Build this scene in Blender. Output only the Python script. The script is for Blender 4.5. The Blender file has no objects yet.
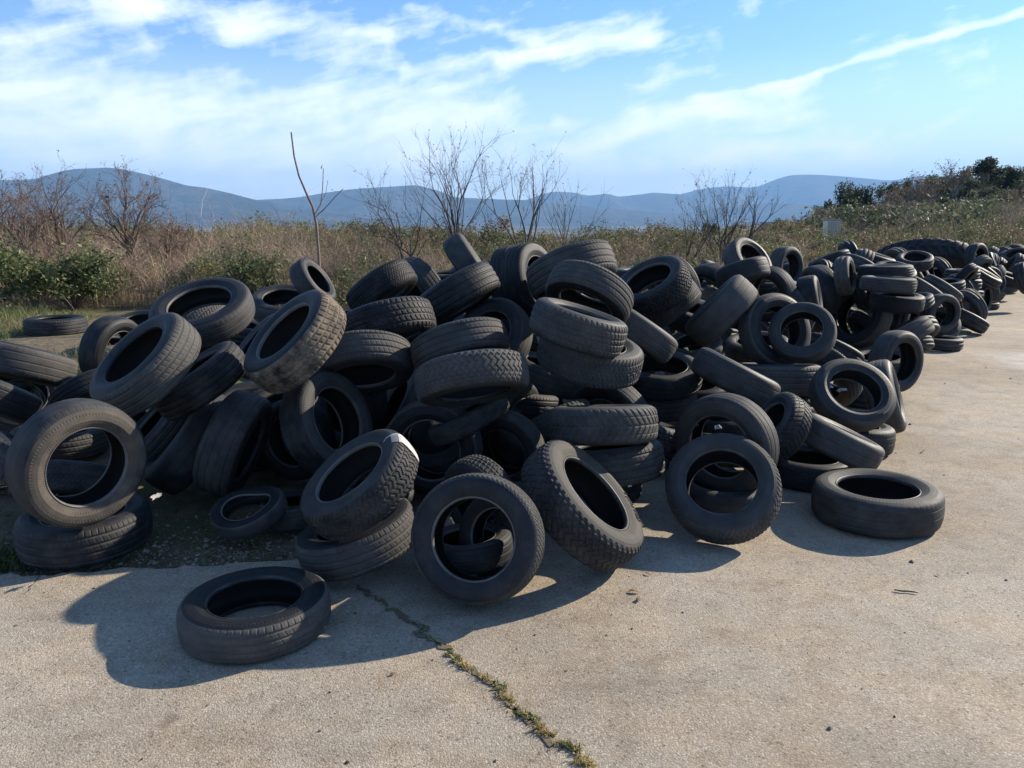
import bpy, math, random
import numpy as np
from mathutils import Vector, Matrix

rng = np.random.default_rng(7)
random.seed(7)
SC = bpy.context.scene
COL = SC.collection
F = 769.0
CH = 1.65
TH = math.atan((384 - 222) / F)
R = math.radians


# ------------------------------------------------------------------ helpers
def link(o):
    COL.objects.link(o)
    return o


def tag(o, label=None, cat=None, group=None, kind=None):
    if label: o['label'] = label
    if cat: o['category'] = cat
    if group: o['group'] = group
    if kind: o['kind'] = kind
    return o


def mesh_np(name, verts, faces, mat=None, smooth=False, tint=None):
    """verts n x 3, faces: array m x 3/4 or a list of such arrays; tint: n x 3 vertex tint."""
    me = bpy.data.meshes.new(name)
    verts = np.asarray(verts, np.float32)
    fl = faces if isinstance(faces, list) else [faces]
    fl = [np.asarray(f, np.int32) for f in fl if len(f)]
    me.vertices.add(len(verts))
    me.vertices.foreach_set('co', verts.ravel())
    nl = sum(f.size for f in fl)
    npol = sum(len(f) for f in fl)
    me.loops.add(nl)
    me.loops.foreach_set('vertex_index', np.concatenate([f.ravel() for f in fl]))
    me.polygons.add(npol)
    tot = np.concatenate([np.full(len(f), f.shape[1], np.int32) for f in fl])
    st = np.concatenate([[0], np.cumsum(tot)[:-1]]).astype(np.int32)
    me.polygons.foreach_set('loop_start', st)
    me.polygons.foreach_set('loop_total', tot)
    me.update(calc_edges=True)
    me.polygons.foreach_set('use_smooth', np.full(npol, bool(smooth)))
    if tint is not None:
        a = me.color_attributes.new('tint', 'FLOAT_COLOR', 'POINT')
        c = np.ones((len(verts), 4), np.float32)
        c[:, :3] = tint
        a.data.foreach_set('color', c.ravel())
    if mat: me.materials.append(mat)
    return me


def obj(name, me, parent=None):
    o = bpy.data.objects.new(name, me)
    link(o)
    if parent: o.parent = parent
    return o


def empty(name, loc=(0, 0, 0)):
    o = bpy.data.objects.new(name, None)
    o.empty_display_size = .1
    o.location = loc
    return link(o)


class MB:
    """collects pieces of geometry for one mesh"""
    def __init__(s):
        s.v, s.q, s.t, s.c, s.n = [], [], [], [], 0

    def add(s, v, quads=None, tris=None, tint=None):
        v = np.asarray(v, float)
        if quads is not None and len(quads): s.q.append(np.asarray(quads) + s.n)
        if tris is not None and len(tris): s.t.append(np.asarray(tris) + s.n)
        s.v.append(v)
        if tint is not None:
            t = np.asarray(tint, float)
            s.c.append(np.broadcast_to(t, (len(v), 3)))
        s.n += len(v)

    def box(s, c, d, rz=0.0):
        x, y, z = [a / 2 for a in d]
        v = np.array([[i * x, j * y, k * z] for i in (-1, 1) for j in (-1, 1) for k in (-1, 1)])
        ca, sa = math.cos(rz), math.sin(rz)
        v = np.stack([v[:, 0] * ca - v[:, 1] * sa, v[:, 0] * sa + v[:, 1] * ca, v[:, 2]], 1) + np.array(c)
        s.add(v, [[0, 1, 3, 2], [4, 6, 7, 5], [0, 4, 5, 1], [2, 3, 7, 6], [0, 2, 6, 4], [1, 5, 7, 3]])

    def tube(s, pts, rad, sides=5, tint=None):
        pts = np.asarray(pts, float)
        n = len(pts)
        d = np.gradient(pts, axis=0)
        d /= np.linalg.norm(d, axis=1)[:, None] + 1e-9
        ref = np.array([.31, .77, .2])
        a = np.cross(d, ref); a /= np.linalg.norm(a, axis=1)[:, None] + 1e-9
        b = np.cross(d, a)
        th = np.arange(sides) * 2 * math.pi / sides
        v = pts[:, None, :] + np.asarray(rad)[:, None, None] * (np.cos(th)[None, :, None] * a[:, None, :] + np.sin(th)[None, :, None] * b[:, None, :])
        i = np.arange(n - 1)[:, None] * sides
        j = np.arange(sides)[None, :]
        k = (j + 1) % sides
        q = np.stack([i + j, i + k, i + sides + k, i + sides + j], -1).reshape(-1, 4)
        s.add(v.reshape(-1, 3), q, tint=tint)

    def mesh(s, name, mat=None, smooth=False):
        v = np.concatenate(s.v)
        f = []
        if s.q: f.append(np.concatenate(s.q))
        if s.t: f.append(np.concatenate(s.t))
        return mesh_np(name, v, f, mat, smooth, np.concatenate(s.c) if s.c else None)


# ------------------------------------------------------------------ materials
class NT:
    def __init__(s, name):
        s.m = bpy.data.materials.new(name)
        s.m.use_nodes = True
        s.t = s.m.node_tree
        s.b = s.t.nodes['Principled BSDF']
        s.out = s.t.nodes['Material Output']

    def n(s, typ, **kw):
        x = s.t.nodes.new(typ)
        for k, v in kw.items():
            if k.startswith('i_'):
                x.inputs[k[2:].replace('_', ' ')].default_value = v
            else:
                setattr(x, k, v)
        return x

    def l(s, a, b):
        s.t.links.new(a, b)

    def noise(s, vec, scale, detail=4, rough=.55, dim='3D'):
        x = s.n('ShaderNodeTexNoise')
        x.inputs['Scale'].default_value = scale
        x.inputs['Detail'].default_value = detail
        x.inputs['Roughness'].default_value = rough
        if vec is not None: s.l(vec, x.inputs['Vector'])
        return x.outputs['Fac']

    def ramp(s, fac, stops):
        x = s.n('ShaderNodeValToRGB')
        e = x.color_ramp.elements
        while len(e) < len(stops): e.new(.5)
        for k, (p, c) in enumerate(stops):
            e[k].position = p
            e[k].color = (c, c, c, 1) if isinstance(c, (int, float)) else (*c, 1)
        s.l(fac, x.inputs['Fac'])
        return x.outputs['Color']

    def mix(s, a, b, fac, mode='MIX'):
        x = s.n('ShaderNodeMix', data_type='RGBA', blend_type=mode)
        for v, i in ((fac, 0), (a, 6), (b, 7)):
            if hasattr(v, 'links'): s.l(v, x.inputs[i])
            elif isinstance(v, (int, float)) and i == 0: x.inputs[i].default_value = v
            else: x.inputs[i].default_value = (*v, 1) if len(v) == 3 else v
        return x.outputs[2]

    def math(s, op, a, b=0.0, clamp=False):
        x = s.n('ShaderNodeMath', operation=op, use_clamp=clamp)
        for v, i in ((a, 0), (b, 1)):
            if hasattr(v, 'links'): s.l(v, x.inputs[i])
            else: x.inputs[i].default_value = v
        return x.outputs[0]

    def bump(s, h, dist, strength=1.0):
        x = s.n('ShaderNodeBump')
        x.inputs['Strength'].default_value = strength
        x.inputs['Distance'].default_value = dist
        s.l(h, x.inputs['Height'])
        s.l(x.outputs['Normal'], s.b.inputs['Normal'])

    def geo(s):
        return s.n('ShaderNodeNewGeometry').outputs['Position']


def plain(name, col, rough=.8, metal=0.0, nscale=20, amt=.25):
    k = NT(name)
    f = k.noise(k.n('ShaderNodeTexCoord').outputs['Object'], nscale)
    c = k.mix(tuple(x * (1 - amt) for x in col), tuple(min(1, x * (1 + amt)) for x in col), f)
    k.l(c, k.b.inputs['Base Color'])
    k.b.inputs['Roughness'].default_value = rough
    k.b.inputs['Metallic'].default_value = metal
    return k.m


def rubber(name, base, dust, lo, hi, rough=.62):
    k = NT(name)
    oc = k.n('ShaderNodeTexCoord').outputs['Object']
    oi = k.n('ShaderNodeObjectInfo')
    off = k.n('ShaderNodeVectorMath', operation='MULTIPLY_ADD')
    k.l(oc, off.inputs[0]); off.inputs[1].default_value = (1, 1, 1)
    sc = k.n('ShaderNodeVectorMath', operation='SCALE'); sc.inputs['Scale'].default_value = 37.0
    cx = k.n('ShaderNodeCombineXYZ')
    for i in range(3): k.l(oi.outputs['Random'], cx.inputs[i])
    k.l(cx.outputs[0], sc.inputs[0]); k.l(sc.outputs[0], off.inputs[2])
    v = off.outputs[0]
    big = k.noise(v, 2.6, 5, .6)
    fine = k.noise(v, 60, 3, .7)
    amt = k.math('ADD', k.math('MULTIPLY', big, .75), k.math('MULTIPLY', fine, .25))
    r3 = k.math('MULTIPLY', k.math('SUBTRACT', k.math('FRACT', k.math('MULTIPLY', oi.outputs['Random'], 7.31)), .5), .46)
    d = k.ramp(k.math('ADD', amt, r3), [(lo, 0.0), (hi, 1.0)])
    rb = k.math('MULTIPLY_ADD', oi.outputs['Random'], .7); rb.node.inputs[2].default_value = .65
    b2 = k.mix(base, (1, 1, 1), 0.0)
    k2 = k.n('ShaderNodeVectorMath', operation='SCALE'); k.l(b2, k2.inputs[0]); k.l(rb, k2.inputs['Scale'])
    c = k.mix(k2.outputs[0], dust, d)
    sp = k.ramp(k.noise(v, 34, 2, .5), [(.73, 0.0), (.78, 1.0)])
    c = k.mix(c, (.10, .092, .08), k.math('MULTIPLY', sp, .22))
    k.l(c, k.b.inputs['Base Color'])
    k.l(k.math('MULTIPLY_ADD', d, .22), k.b.inputs['Roughness'])
    k.b.inputs['Roughness'].links[0].from_node.inputs[2].default_value = rough
    k.b.inputs['Specular IOR Level'].default_value = .32
    hgt = k.math('MULTIPLY', k.noise(v, 85, 3, .6), .8)
    if 'sidewall' in name or 'dusted' in name:
        s3 = k.n('ShaderNodeSeparateXYZ'); k.l(oc, s3.inputs[0])
        rad = k.math('SQRT', k.math('ADD', k.math('MULTIPLY', s3.outputs[0], s3.outputs[0]), k.math('MULTIPLY', s3.outputs[1], s3.outputs[1])))
        an = k.math('ARCTAN2', s3.outputs[1], s3.outputs[0])
        ser = k.math('SINE', k.math('MULTIPLY', an, 110.0))
        band = k.ramp(rad, [(.700, 0.0), (.704, 1.0), (.730, 1.0), (.734, 0.0), (.842, 0.0), (.846, 1.0), (.872, 1.0), (.876, 0.0)])
        hgt = k.math('ADD', hgt, k.math('MULTIPLY', k.math('MULTIPLY', ser, band), .45))
        ring = k.math('SINE', k.math('MULTIPLY', rad, 420.0))
        hgt = k.math('ADD', hgt, k.math('MULTIPLY', ring, .12))
        scf = k.n('ShaderNodeCombineXYZ'); k.l(k.math('MULTIPLY', an, 2.2), scf.inputs[0]); k.l(k.math('MULTIPLY', rad, 34.0), scf.inputs[1]); k.l(k.math('MULTIPLY', oi.outputs['Random'], 50.0), scf.inputs[2])
        sc_ = k.ramp(k.noise(scf.outputs[0], 2.0, 4, .7), [(.60, 0.0), (.72, 1.0)])
        c = k.mix(c, (.115, .105, .093), k.math('MULTIPLY', sc_, .55))
        k.l(c, k.b.inputs['Base Color'])
    k.bump(hgt, .0022, .6)
    return k.m


M_TREAD = rubber('worn_tread_rubber', (.0108, .0115, .0136), (.090, .083, .075), .34, .82, .62)
M_SIDE = rubber('sidewall_rubber', (.0098, .0105, .0125), (.066, .062, .056), .37, .86, .54)
M_SIDE_D = rubber('brown_dusted_rubber', (.036, .032, .028), (.17, .138, .108), .22, .62, .75)
M_SIDE_T = rubber('pale_dusted_rubber', (.035, .032, .028), (.125, .110, .090), .18, .60, .7)
M_MUD = rubber('muddy_tread_rubber', (.020, .019, .018), (.22, .17, .12), .44, .66, .8)
M_BEAD = rubber('bead_rubber', (.020, .020, .021), (.15, .14, .128), .32, .74, .42)  # pale dust tone also paints a highlight onto the bead ring
M_LINER = rubber('liner_rubber', (.013, .013, .014), (.034, .031, .028), .45, .85, .65)
M_PAPER = plain('torn_white_paper', (.42, .41, .39), .85, 0, 9, .45)
M_PRINT = plain('grey_paper', (.2, .19, .18), .8, 0, 30, .2)
M_LETTER = plain('dark_lettering', (.008, .008, .008), .95)


def m_concrete():
    k = NT('exposed_aggregate_concrete')
    p = k.geo()
    vo = k.n('ShaderNodeTexVoronoi'); vo.inputs['Scale'].default_value = 150; k.l(p, vo.inputs['Vector'])
    v2 = k.n('ShaderNodeTexVoronoi'); v2.inputs['Scale'].default_value = 62; k.l(p, v2.inputs['Vector'])
    sep = k.n('ShaderNodeSeparateColor'); k.l(vo.outputs['Color'], sep.inputs[0])
    se2 = k.n('ShaderNodeSeparateColor'); k.l(v2.outputs['Color'], se2.inputs[0])
    stone = k.ramp(sep.outputs[0], [(0.0, (.29, .245, .192)), (.3, (.345, .294, .232)), (.62, (.385, .332, .265)), (.9, (.43, .375, .305)), (1.0, (.52, .47, .405))])
    big = k.ramp(se2.outputs[1], [(.70, 0.0), (.74, 1.0)])
    near = k.ramp(v2.outputs['Distance'], [(.28, 1.0), (.42, 0.0)])
    stone = k.mix(stone, (.50, .46, .40), k.math('MULTIPLY', k.math('MULTIPLY', big, near), .75))
    dk = k.ramp(se2.outputs[2], [(.90, 0.0), (.92, 1.0)])
    stone = k.mix(stone, (.13, .115, .10), k.math('MULTIPLY', k.math('MULTIPLY', dk, near), .7))
    gap = k.ramp(vo.outputs['Distance'], [(.35, 0.0), (.75, 1.0)])
    c = k.mix(stone, (.25, .21, .165), k.math('MULTIPLY', gap, .42))
    st = k.noise(p, .55, 6, .6)
    c = k.mix(c, (.70, .67, .62), k.ramp(st, [(.38, 0.0), (.70, 1.0)]), 'MULTIPLY')
    st2 = k.noise(p, 1.9, 5, .65)
    c = k.mix(c, (1.18, 1.10, .97), k.ramp(st2, [(.42, 0.0), (.7, .9)]), 'MULTIPLY')
    st3 = k.noise(p, 6.5, 4, .6)
    c = k.mix(c, (.80, .78, .75), k.ramp(st3, [(.48, 0.0), (.68, .9)]), 'MULTIPLY')
    # pale scraped patch on the far right of the pavement, warm sand blown along the heap
    mp = k.n('ShaderNodeMapping'); k.l(p, mp.inputs[0]); mp.inputs['Location'].default_value = (-6.6, -8.8, 0)
    gr = k.n('ShaderNodeTexGradient', gradient_type='SPHERICAL')
    mp.inputs['Scale'].default_value = (1, 1, 1)
    m2 = k.n('ShaderNodeVectorMath', operation='MULTIPLY'); k.l(mp.outputs[0], m2.inputs[0]); m2.inputs[1].default_value = (1.0, .75, 0)
    k.l(m2.outputs[0], gr.inputs[0])
    pf = k.math('MULTIPLY', gr.outputs['Fac'], k.ramp(k.noise(p, 2.2, 5, .7), [(.35, 0.0), (.6, 1.0)]))
    c = k.mix(c, (.58, .56, .53), k.math('MULTIPLY', pf, 1.2, True))
    # dark scuffs, oil spots and drifted dirt
    sm = k.n('ShaderNodeVectorMath', operation='MULTIPLY'); k.l(p, sm.inputs[0]); sm.inputs[1].default_value = (.7, 2.4, 1)
    c = k.mix(c, (.74, .72, .70), k.ramp(k.noise(sm.outputs[0], 1.3, 7, .72), [(.54, 0.0), (.70, .85)]), 'MULTIPLY')
    c = k.mix(c, (.60, .58, .56), k.ramp(k.noise(p, 3.7, 3, .5), [(.69, 0.0), (.745, .8)]), 'MULTIPLY')
    c = k.mix(c, (.46, .36, .24), k.math('MULTIPLY', k.ramp(k.noise(p, .8, 8, .7), [(.55, 0.0), (.75, 1.0)]), .45))
    k.l(c, k.b.inputs['Base Color'])
    k.b.inputs['Roughness'].default_value = .88
    k.b.inputs['Specular IOR Level'].default_value = .25
    hm = k.math('ADD', k.math('MULTIPLY', gap, -.8), k.math('MULTIPLY', k.noise(p, 240, 2), .9))
    k.bump(hm, .0022, .6)
    return k.m


def m_ground():
    k = NT('soil_and_dry_grass')
    p = k.geo()
    a = k.noise(p, .9, 6, .65); b = k.noise(p, 9, 5, .7); f = k.noise(p, 70, 3, .7)
    c = k.ramp(b, [(.3, (.10, .078, .052)), (.5, (.17, .135, .09)), (.7, (.26, .21, .145))])
    c = k.mix(c, (.10, .115, .04), k.ramp(a, [(.46, 0.0), (.6, .8)]))
    c = k.mix(c, (.36, .31, .24), k.ramp(f, [(.6, 0.0), (.72, .7)]))
    # far plain: fields and woods
    sx = k.n('ShaderNodeSeparateXYZ'); k.l(p, sx.inputs[0])
    far = k.math('MULTIPLY', k.math('SUBTRACT', sx.outputs[1], 250.0), .004, True)
    vm = k.n('ShaderNodeVectorMath', operation='MULTIPLY'); k.l(p, vm.inputs[0]); vm.inputs[1].default_value = (1, .35, 0)
    fa = k.noise(vm.outputs[0], .0016, 6, .6)
    pc = k.ramp(fa, [(.36, (.035, .045, .024)), (.50, (.06, .065, .036)), (.57, (.19, .175, .14)), (.62, (.05, .055, .03)), (.75, (.13, .12, .09))])
    c = k.mix(c, pc, far)
    k.l(c, k.b.inputs['Base Color'])
    k.b.inputs['Roughness'].default_value = .95
    k.b.inputs['Specular IOR Level'].default_value = .15
    k.bump(k.math('ADD', f, k.math('MULTIPLY', b, 2.0)), .02, .9)
    return k.m


def m_mountain():
    k = NT('wooded_mountain')
    p = k.geo()
    a = k.noise(p, .0024, 9, .68); b = k.noise(p, .012, 6, .7)
    c = k.ramp(a, [(.3, (.016, .022, .015)), (.47, (.030, .036, .025)), (.56, (.085, .078, .068)), (.64, (.028, .033, .022))])
    c = k.mix(c, (.10, .09, .08), k.ramp(b, [(.58, 0.0), (.72, .6)]))
    k.l(c, k.b.inputs['Base Color'])
    k.b.inputs['Roughness'].default_value = 1.0
    k.b.inputs['Specular IOR Level'].default_value = .05
    k.bump(b, 60, .9)
    return k.m


def m_tint(name, rough=.85, trans=0.0):
    """base colour from the mesh's own per-leaf / per-blade tint"""
    k = NT(name)
    at = k.n('ShaderNodeAttribute', attribute_name='tint')
    f = k.noise(k.geo(), 14, 3)
    c = k.mix(at.outputs['Color'], (1.35, 1.3, 1.2), k.ramp(f, [(.4, 0.0), (.7, .7)]), 'MULTIPLY')
    k.l(c, k.b.inputs['Base Color'])
    k.b.inputs['Roughness'].default_value = rough
    k.b.inputs['Specular IOR Level'].default_value = .2
    if trans:
        tr = k.n('ShaderNodeBsdfTranslucent'); k.l(c, tr.inputs['Color'])
        ms = k.n('ShaderNodeMixShader'); ms.inputs[0].default_value = trans
        k.l(k.b.outputs[0], ms.inputs[1]); k.l(tr.outputs[0], ms.inputs[2])
        k.l(ms.outputs[0], k.out.inputs['Surface'])
    return k.m


M_CONC, M_GROUND, M_MOUNT = m_concrete(), m_ground(), m_mountain()
M_LEAF = m_tint('leaf', .6, .3)
M_BLADE = m_tint('dry_blade', .85, .3)
M_BARK = m_tint('bark', .9)
M_STONE = m_tint('grit', .9)

# ------------------------------------------------------------------ terrain
def sstep(a, b, x):
    t = np.clip((np.asarray(x, float) - a) / (b - a), 0, 1)
    return t * t * (3 - 2 * t)


EDGE = [(-14, 3.35), (-8, 3.40), (-4, 3.40), (-3, 3.36), (-2.2, 3.42), (-1.6, 3.50), (-1.1, 3.56), (-.75, 3.75), (-.2, 4.3), (1, 5.6), (2.6, 7.9), (5, 11.2), (8, 15.6), (11, 18.8), (16, 21.5), (30, 26), (60, 30)]
EX = np.array([e[0] for e in EDGE]); EY = np.array([e[1] for e in EDGE])


def gh(x, y):
    """ground height"""
    x = np.asarray(x, float); y = np.asarray(y, float)
    z = 0.0 * x
    z = z + .47 * sstep(4.6, 8.0, y) * sstep(.5, -3.5, x)          # bank behind the left of the heap
    z = z + .18 * sstep(6, 12, y) * sstep(-4, 1, x)
    z = z + .035 * np.sin(x * 1.3 + 1) * np.sin(y * 1.1) * sstep(4, 8, y)
    z = z + .18 * np.sin(x * .31 + 2) * np.sin(y * .23 + 1) * sstep(9, 25, y)
    z = -.045 + z * sstep(.15, 3.2, y - np.interp(x, EX, EY))
    # the plateau falls away to the plain
    edge = 42 + 6 * np.sin(x * .05) + np.maximum(0, x) * 1.1
    z = z - 32 * sstep(0, 330, y - edge) * 1.0
    # wooded hill on the right
    hx, hy = 96.0, 104.0
    g = np.exp(-(((x - hx) / 40.0) ** 2 + ((y - hy) / 34.0) ** 2))
    z = z + 11.6 * g + 1.2 * np.exp(-(((x - 40) / 20.0) ** 2 + ((y - 62) / 18.0) ** 2))
    return z


def grid_mesh(name, xs, ys, fz, mat, smooth=True):
    X, Y = np.meshgrid(xs, ys)
    Z = fz(X, Y)
    v = np.stack([X, Y, Z], -1).reshape(-1, 3)
    nx, ny = len(xs), len(ys)
    i = (np.arange(ny - 1)[:, None] * nx + np.arange(nx - 1)[None, :]).ravel()
    q = np.stack([i, i + 1, i + nx + 1, i + nx], 1)
    return mesh_np(name, v, q, mat, smooth)


def geo_axis(lim, fine, step, n):
    a = np.arange(-fine, fine + step / 2, step)
    k = np.geomspace(fine, lim, n)[1:]
    return np.concatenate([-k[::-1], a, k])


xs = geo_axis(15500, 24, .4, 60)
ys = np.concatenate([-np.geomspace(4, 2000, 14)[::-1], np.arange(-3.6, 30, .4), np.geomspace(30, 15500, 80)])
ground = obj('ground', grid_mesh('ground', xs, ys, gh, M_GROUND)); tag(ground, kind='structure')

# pavement slab (its edge runs under the heap)
ex = EX; ey = EY
px = np.concatenate([np.linspace(-14, 3, 400), np.linspace(3.05, 60, 160)])
py = np.interp(px, ex, ey) + .012 * np.sin(px * 9) + .010 * np.sin(px * 23 + 1) + rng.normal(size=len(px)) * .008
n = len(px)
fr = np.stack([px, np.full(n, -12.0), np.zeros(n)], 1)
bk = np.stack([px, py, np.zeros(n)], 1)
lo = bk.copy(); lo[:, 2] = -.14; lo[:, 1] += .01
v = np.concatenate([fr, bk, lo]); i = np.arange(n - 1)
q = np.concatenate([np.stack([i, i + 1, n + i + 1, n + i], 1), np.stack([n + i, n + i + 1, 2 * n + i + 1, 2 * n + i], 1)])
pav = obj('concrete_pavement', mesh_np('concrete_pavement', v, q, M_CONC)); tag(pav, kind='structure')


def pix(x, y, z=0.0):
    """point of the plane z that the photograph shows at pixel x, y"""
    d = np.array([(x - 512) / F, math.cos(TH) + math.sin(TH) * (384 - y) / F, -math.sin(TH) + math.cos(TH) * (384 - y) / F])
    t = (z - CH) / d[2]
    return np.array([0, 0, CH]) + d * t


# crack in the slab: a dark irregular seam filled with soil, weeds growing from it
CR = np.array([pix(*p) for p in ((352, 584), (372, 597), (395, 612), (418, 625), (432, 640), (447, 650), (462, 663), (480, 676), (497, 688), (512, 703), (522, 716), (538, 727), (553, 738), (570, 750), (586, 763), (600, 778), (622, 800))])
def densify(p, k, amp, seed):
    r_ = np.random.default_rng(seed)
    t = np.linspace(0, len(p) - 1, k)
    o = np.stack([np.interp(t, np.arange(len(p)), p[:, a]) for a in range(3)], 1)
    o[:, 0] += r_.normal(size=k) * amp; o[:, 1] += r_.normal(size=k) * amp * .6
    return o
def seam(name, p, w0, w1, seed, col):
    r_ = np.random.default_rng(seed)
    k = len(p)
    d = np.gradient(p, axis=0); nn = np.stack([-d[:, 1], d[:, 0], 0 * d[:, 0]], 1); nn /= np.linalg.norm(nn, axis=1)[:, None]
    w = (w0 + (w1 - w0) * r_.random(k)) * np.minimum(1, np.minimum(np.arange(k) + .3, k - np.arange(k)) / 4)
    a = p + nn * w[:, None]; b = p - nn * (w * r_.uniform(.5, 1.2, k))[:, None]
    a[:, 2] = b[:, 2] = .004
    i = np.arange(k - 1)
    o = obj(name, mesh_np(name, np.concatenate([a, b]), np.stack([i, i + 1, k + i + 1, k + i], 1), plain(name, col, .95, 0, 60, .5)))
    return tag(o, kind='structure')
CRD = densify(CR, 110, .016, 1)
seam('pavement_crack', CRD, .004, .022, 2, (.13, .10, .06))
C2 = densify(np.array([pix(*p) for p in ((42, 569), (40, 576), (34, 584), (26, 594))]), 16, .004, 5)
seam('pavement_crack', C2, .001, .005, 6, (.06, .055, .05))

# ------------------------------------------------------------------ tyres
PROF_SIDE = [(.925, .437), (.905, .455), (.885, .470), (.878, .477), (.870, .478), (.84, .491), (.80, .500), (.77, .499), (.762, .502), (.753, .495), (.72, .480), (.69, .458), (.668, .436), (.658, .434), (.650, .420), (.643, .408)]
PROF_BEAD = [(.643, .408), (.640, .424), (.630, .430), (.619, .412), (.611, .385), (.608, .345), (.614, .325)]
PROF_LINER = [(.614, .325), (.63, .33), (.67, .375), (.72, .415), (.80, .440), (.87, .430), (.915, .385), (.935, .28), (.942, .15), (.944, 0)]


def lathe(name, prof, nu, mat, mirror=False, a0=0.0, a1=None):
    p = np.array(prof)
    if mirror: p = p * np.array([1, -1])
    closed = a1 is None
    th = np.arange(nu) * 2 * math.pi / nu if closed else np.linspace(a0, a1, nu)
    v = np.stack([np.outer(np.cos(th), p[:, 0]), np.outer(np.sin(th), p[:, 0]), np.outer(np.ones(nu), p[:, 1])], -1)
    m = len(p)
    i = np.arange(nu if closed else nu - 1)[:, None]; j = np.arange(m - 1)[None, :]
    i2 = (i + 1) % nu
    q = np.stack([i * m + j, i2 * m + j, i2 * m + j + 1, i * m + j + 1], -1).reshape(-1, 4)
    if mirror: q = q[:, ::-1]
    return mesh_np(name, v.reshape(-1, 3), q[:, ::-1], mat, True)


def fr_(x): return x - np.floor(x)
def gv(v, c, w): return np.clip(1.5 - np.abs(v - c) / w * 1.0, 0, 1)
def tri(x): return np.abs(fr_(x) * 2 - 1)


def groove(kind, u, v):
    a = np.abs(v); g = np.zeros_like(u + v)
    def lat(ph, duty, soft=.08):
        f = fr_(ph); d = np.minimum(f, 1 - f)
        return np.clip((duty / 2 + soft - d) / soft, 0, 1)
    if kind == 'rib':
        for c in (-.62, -.2, .2, .62): g = np.maximum(g, gv(v, c, .055))
        g = np.maximum(g, .55 * lat(u * 64, .14) * (a > .68))
        g = np.maximum(g, .3 * lat(u * 64 + v * 1.2, .10) * (a < .6))
    elif kind == 'fine':
        for c in (-.5, 0, .5): g = np.maximum(g, gv(v, c, .045))
        g = np.maximum(g, .6 * lat(u * 78 + .35 * np.sin(v * 14), .26))
    elif kind == 'zig':
        g = np.maximum(g, .85 * lat(u * 68 + .75 * tri(v * 1.5), .30))
        g = np.maximum(g, gv(v, .10 * np.sign(np.sin(u * 2 * math.pi * 29)), .04))
        g = np.maximum(g, gv(a, .55, .04))
    elif kind == 'dir':
        g = np.maximum(g, .9 * lat(u * 46 + a * 1.5, .30))
        g = np.maximum(g, gv(v, 0, .05)); g = np.maximum(g, gv(a, .5, .03) * .7)
    elif kind == 'block':
        for c in (-.58, -.16, .16, .58): g = np.maximum(g, gv(v, c, .05))
        g = np.maximum(g, .95 * lat(u * 54, .34) * (a > .62))
        g = np.maximum(g, .7 * lat(u * 54 + .4 + v * 1.1, .26) * (a <= .62))
    elif kind == 'allt':
        k = 52
        g = np.maximum(g, .95 * lat(u * k + v * 2.1, .24) * (fr_(v * 1.6 + .1) < .75))
        g = np.maximum(g, .95 * lat(u * k - v * 2.1, .24) * (fr_(v * 1.6 + .5) < .7))
        g = np.maximum(g, .9 * lat(u * k, .36) * (a > .78))
    elif kind == 'lug':
        g = 1 - lat(u * 34 + np.abs(v) * .8 + .5 * (v > 0), .5)
    else:
        for c in (-.5, 0, .5): g = np.maximum(g, .45 * gv(v, c, .04))
        g = np.maximum(g, .22 * lat(u * 60, .12) * (a > .6))
    return g


def tread_mesh(kind, nu, nv, depth):
    s = np.linspace(-1, 1, nv)
    zz = np.interp(np.abs(s), [0, .70, .78, .86, .93, 1.0], [0, .325, .363, .394, .418, .437]) * np.sign(s)
    rr = np.interp(np.abs(s), [0, .2, .4, .55, .70, .78, .86, .93, 1.0], [1.0, .999, .995, .990, .982, .973, .960, .945, .925])
    u = np.arange(nu) / nu
    U, S = np.meshgrid(u, s, indexing='ij')
    g = groove(kind, U, S) * np.clip((1.0 - np.abs(S)) / .06, 0, 1)
    rad = rr[None, :] - depth * g
    th = U * 2 * math.pi
    v = np.stack([rad * np.cos(th), rad * np.sin(th), np.broadcast_to(zz, rad.shape)], -1).reshape(-1, 3)
    i = np.arange(nu)[:, None]; j = np.arange(nv - 1)[None, :]; i2 = (i + 1) % nu
    q = np.stack([i * nv + j, i2 * nv + j, i2 * nv + j + 1, i * nv + j + 1], -1).reshape(-1, 4)
    return mesh_np('tread_' + kind, v, q, M_TREAD, False)


TREADS = {k: tread_mesh(k, 720, 48, .0165) for k in ('rib', 'fine', 'zig', 'dir', 'block', 'allt')}
TREADS['slick'] = tread_mesh('slick', 300, 44, .013)
TREADS['lug'] = tread_mesh('lug', 480, 30, .024)
SIDES = {}
for nm, mt in (('', M_SIDE), ('d', M_SIDE_D), ('t', M_SIDE_T)):
    SIDES[nm] = [lathe('sidewall', PROF_SIDE, 112, mt, mir) for mir in (False, True)]
BEADS = [lathe('bead', PROF_BEAD, 112, M_BEAD, mir) for mir in (False, True)]
LP = PROF_LINER + [(r_, -z_) for r_, z_ in PROF_LINER[-2::-1]]
LINER = lathe('inner_liner', LP, 96, M_LINER)
LINER.flip_normals()


def whole_mesh(kind, nu=128):
    """small far tyre in one piece"""
    up = PROF_SIDE[::3] + [PROF_SIDE[-1]] + PROF_BEAD[1::2]
    half = [(1.0, 0), (.998, .14), (.975, .155), (.975, .19), (.992, .205), (.981, .325), (.965, .38), (.945, .418)] + up + PROF_LINER[1::2]
    prof = [(r_, -z_) for r_, z_ in half[::-1]][:-1] + half
    return lathe('far_tyre', prof, nu, M_TREAD)


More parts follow.
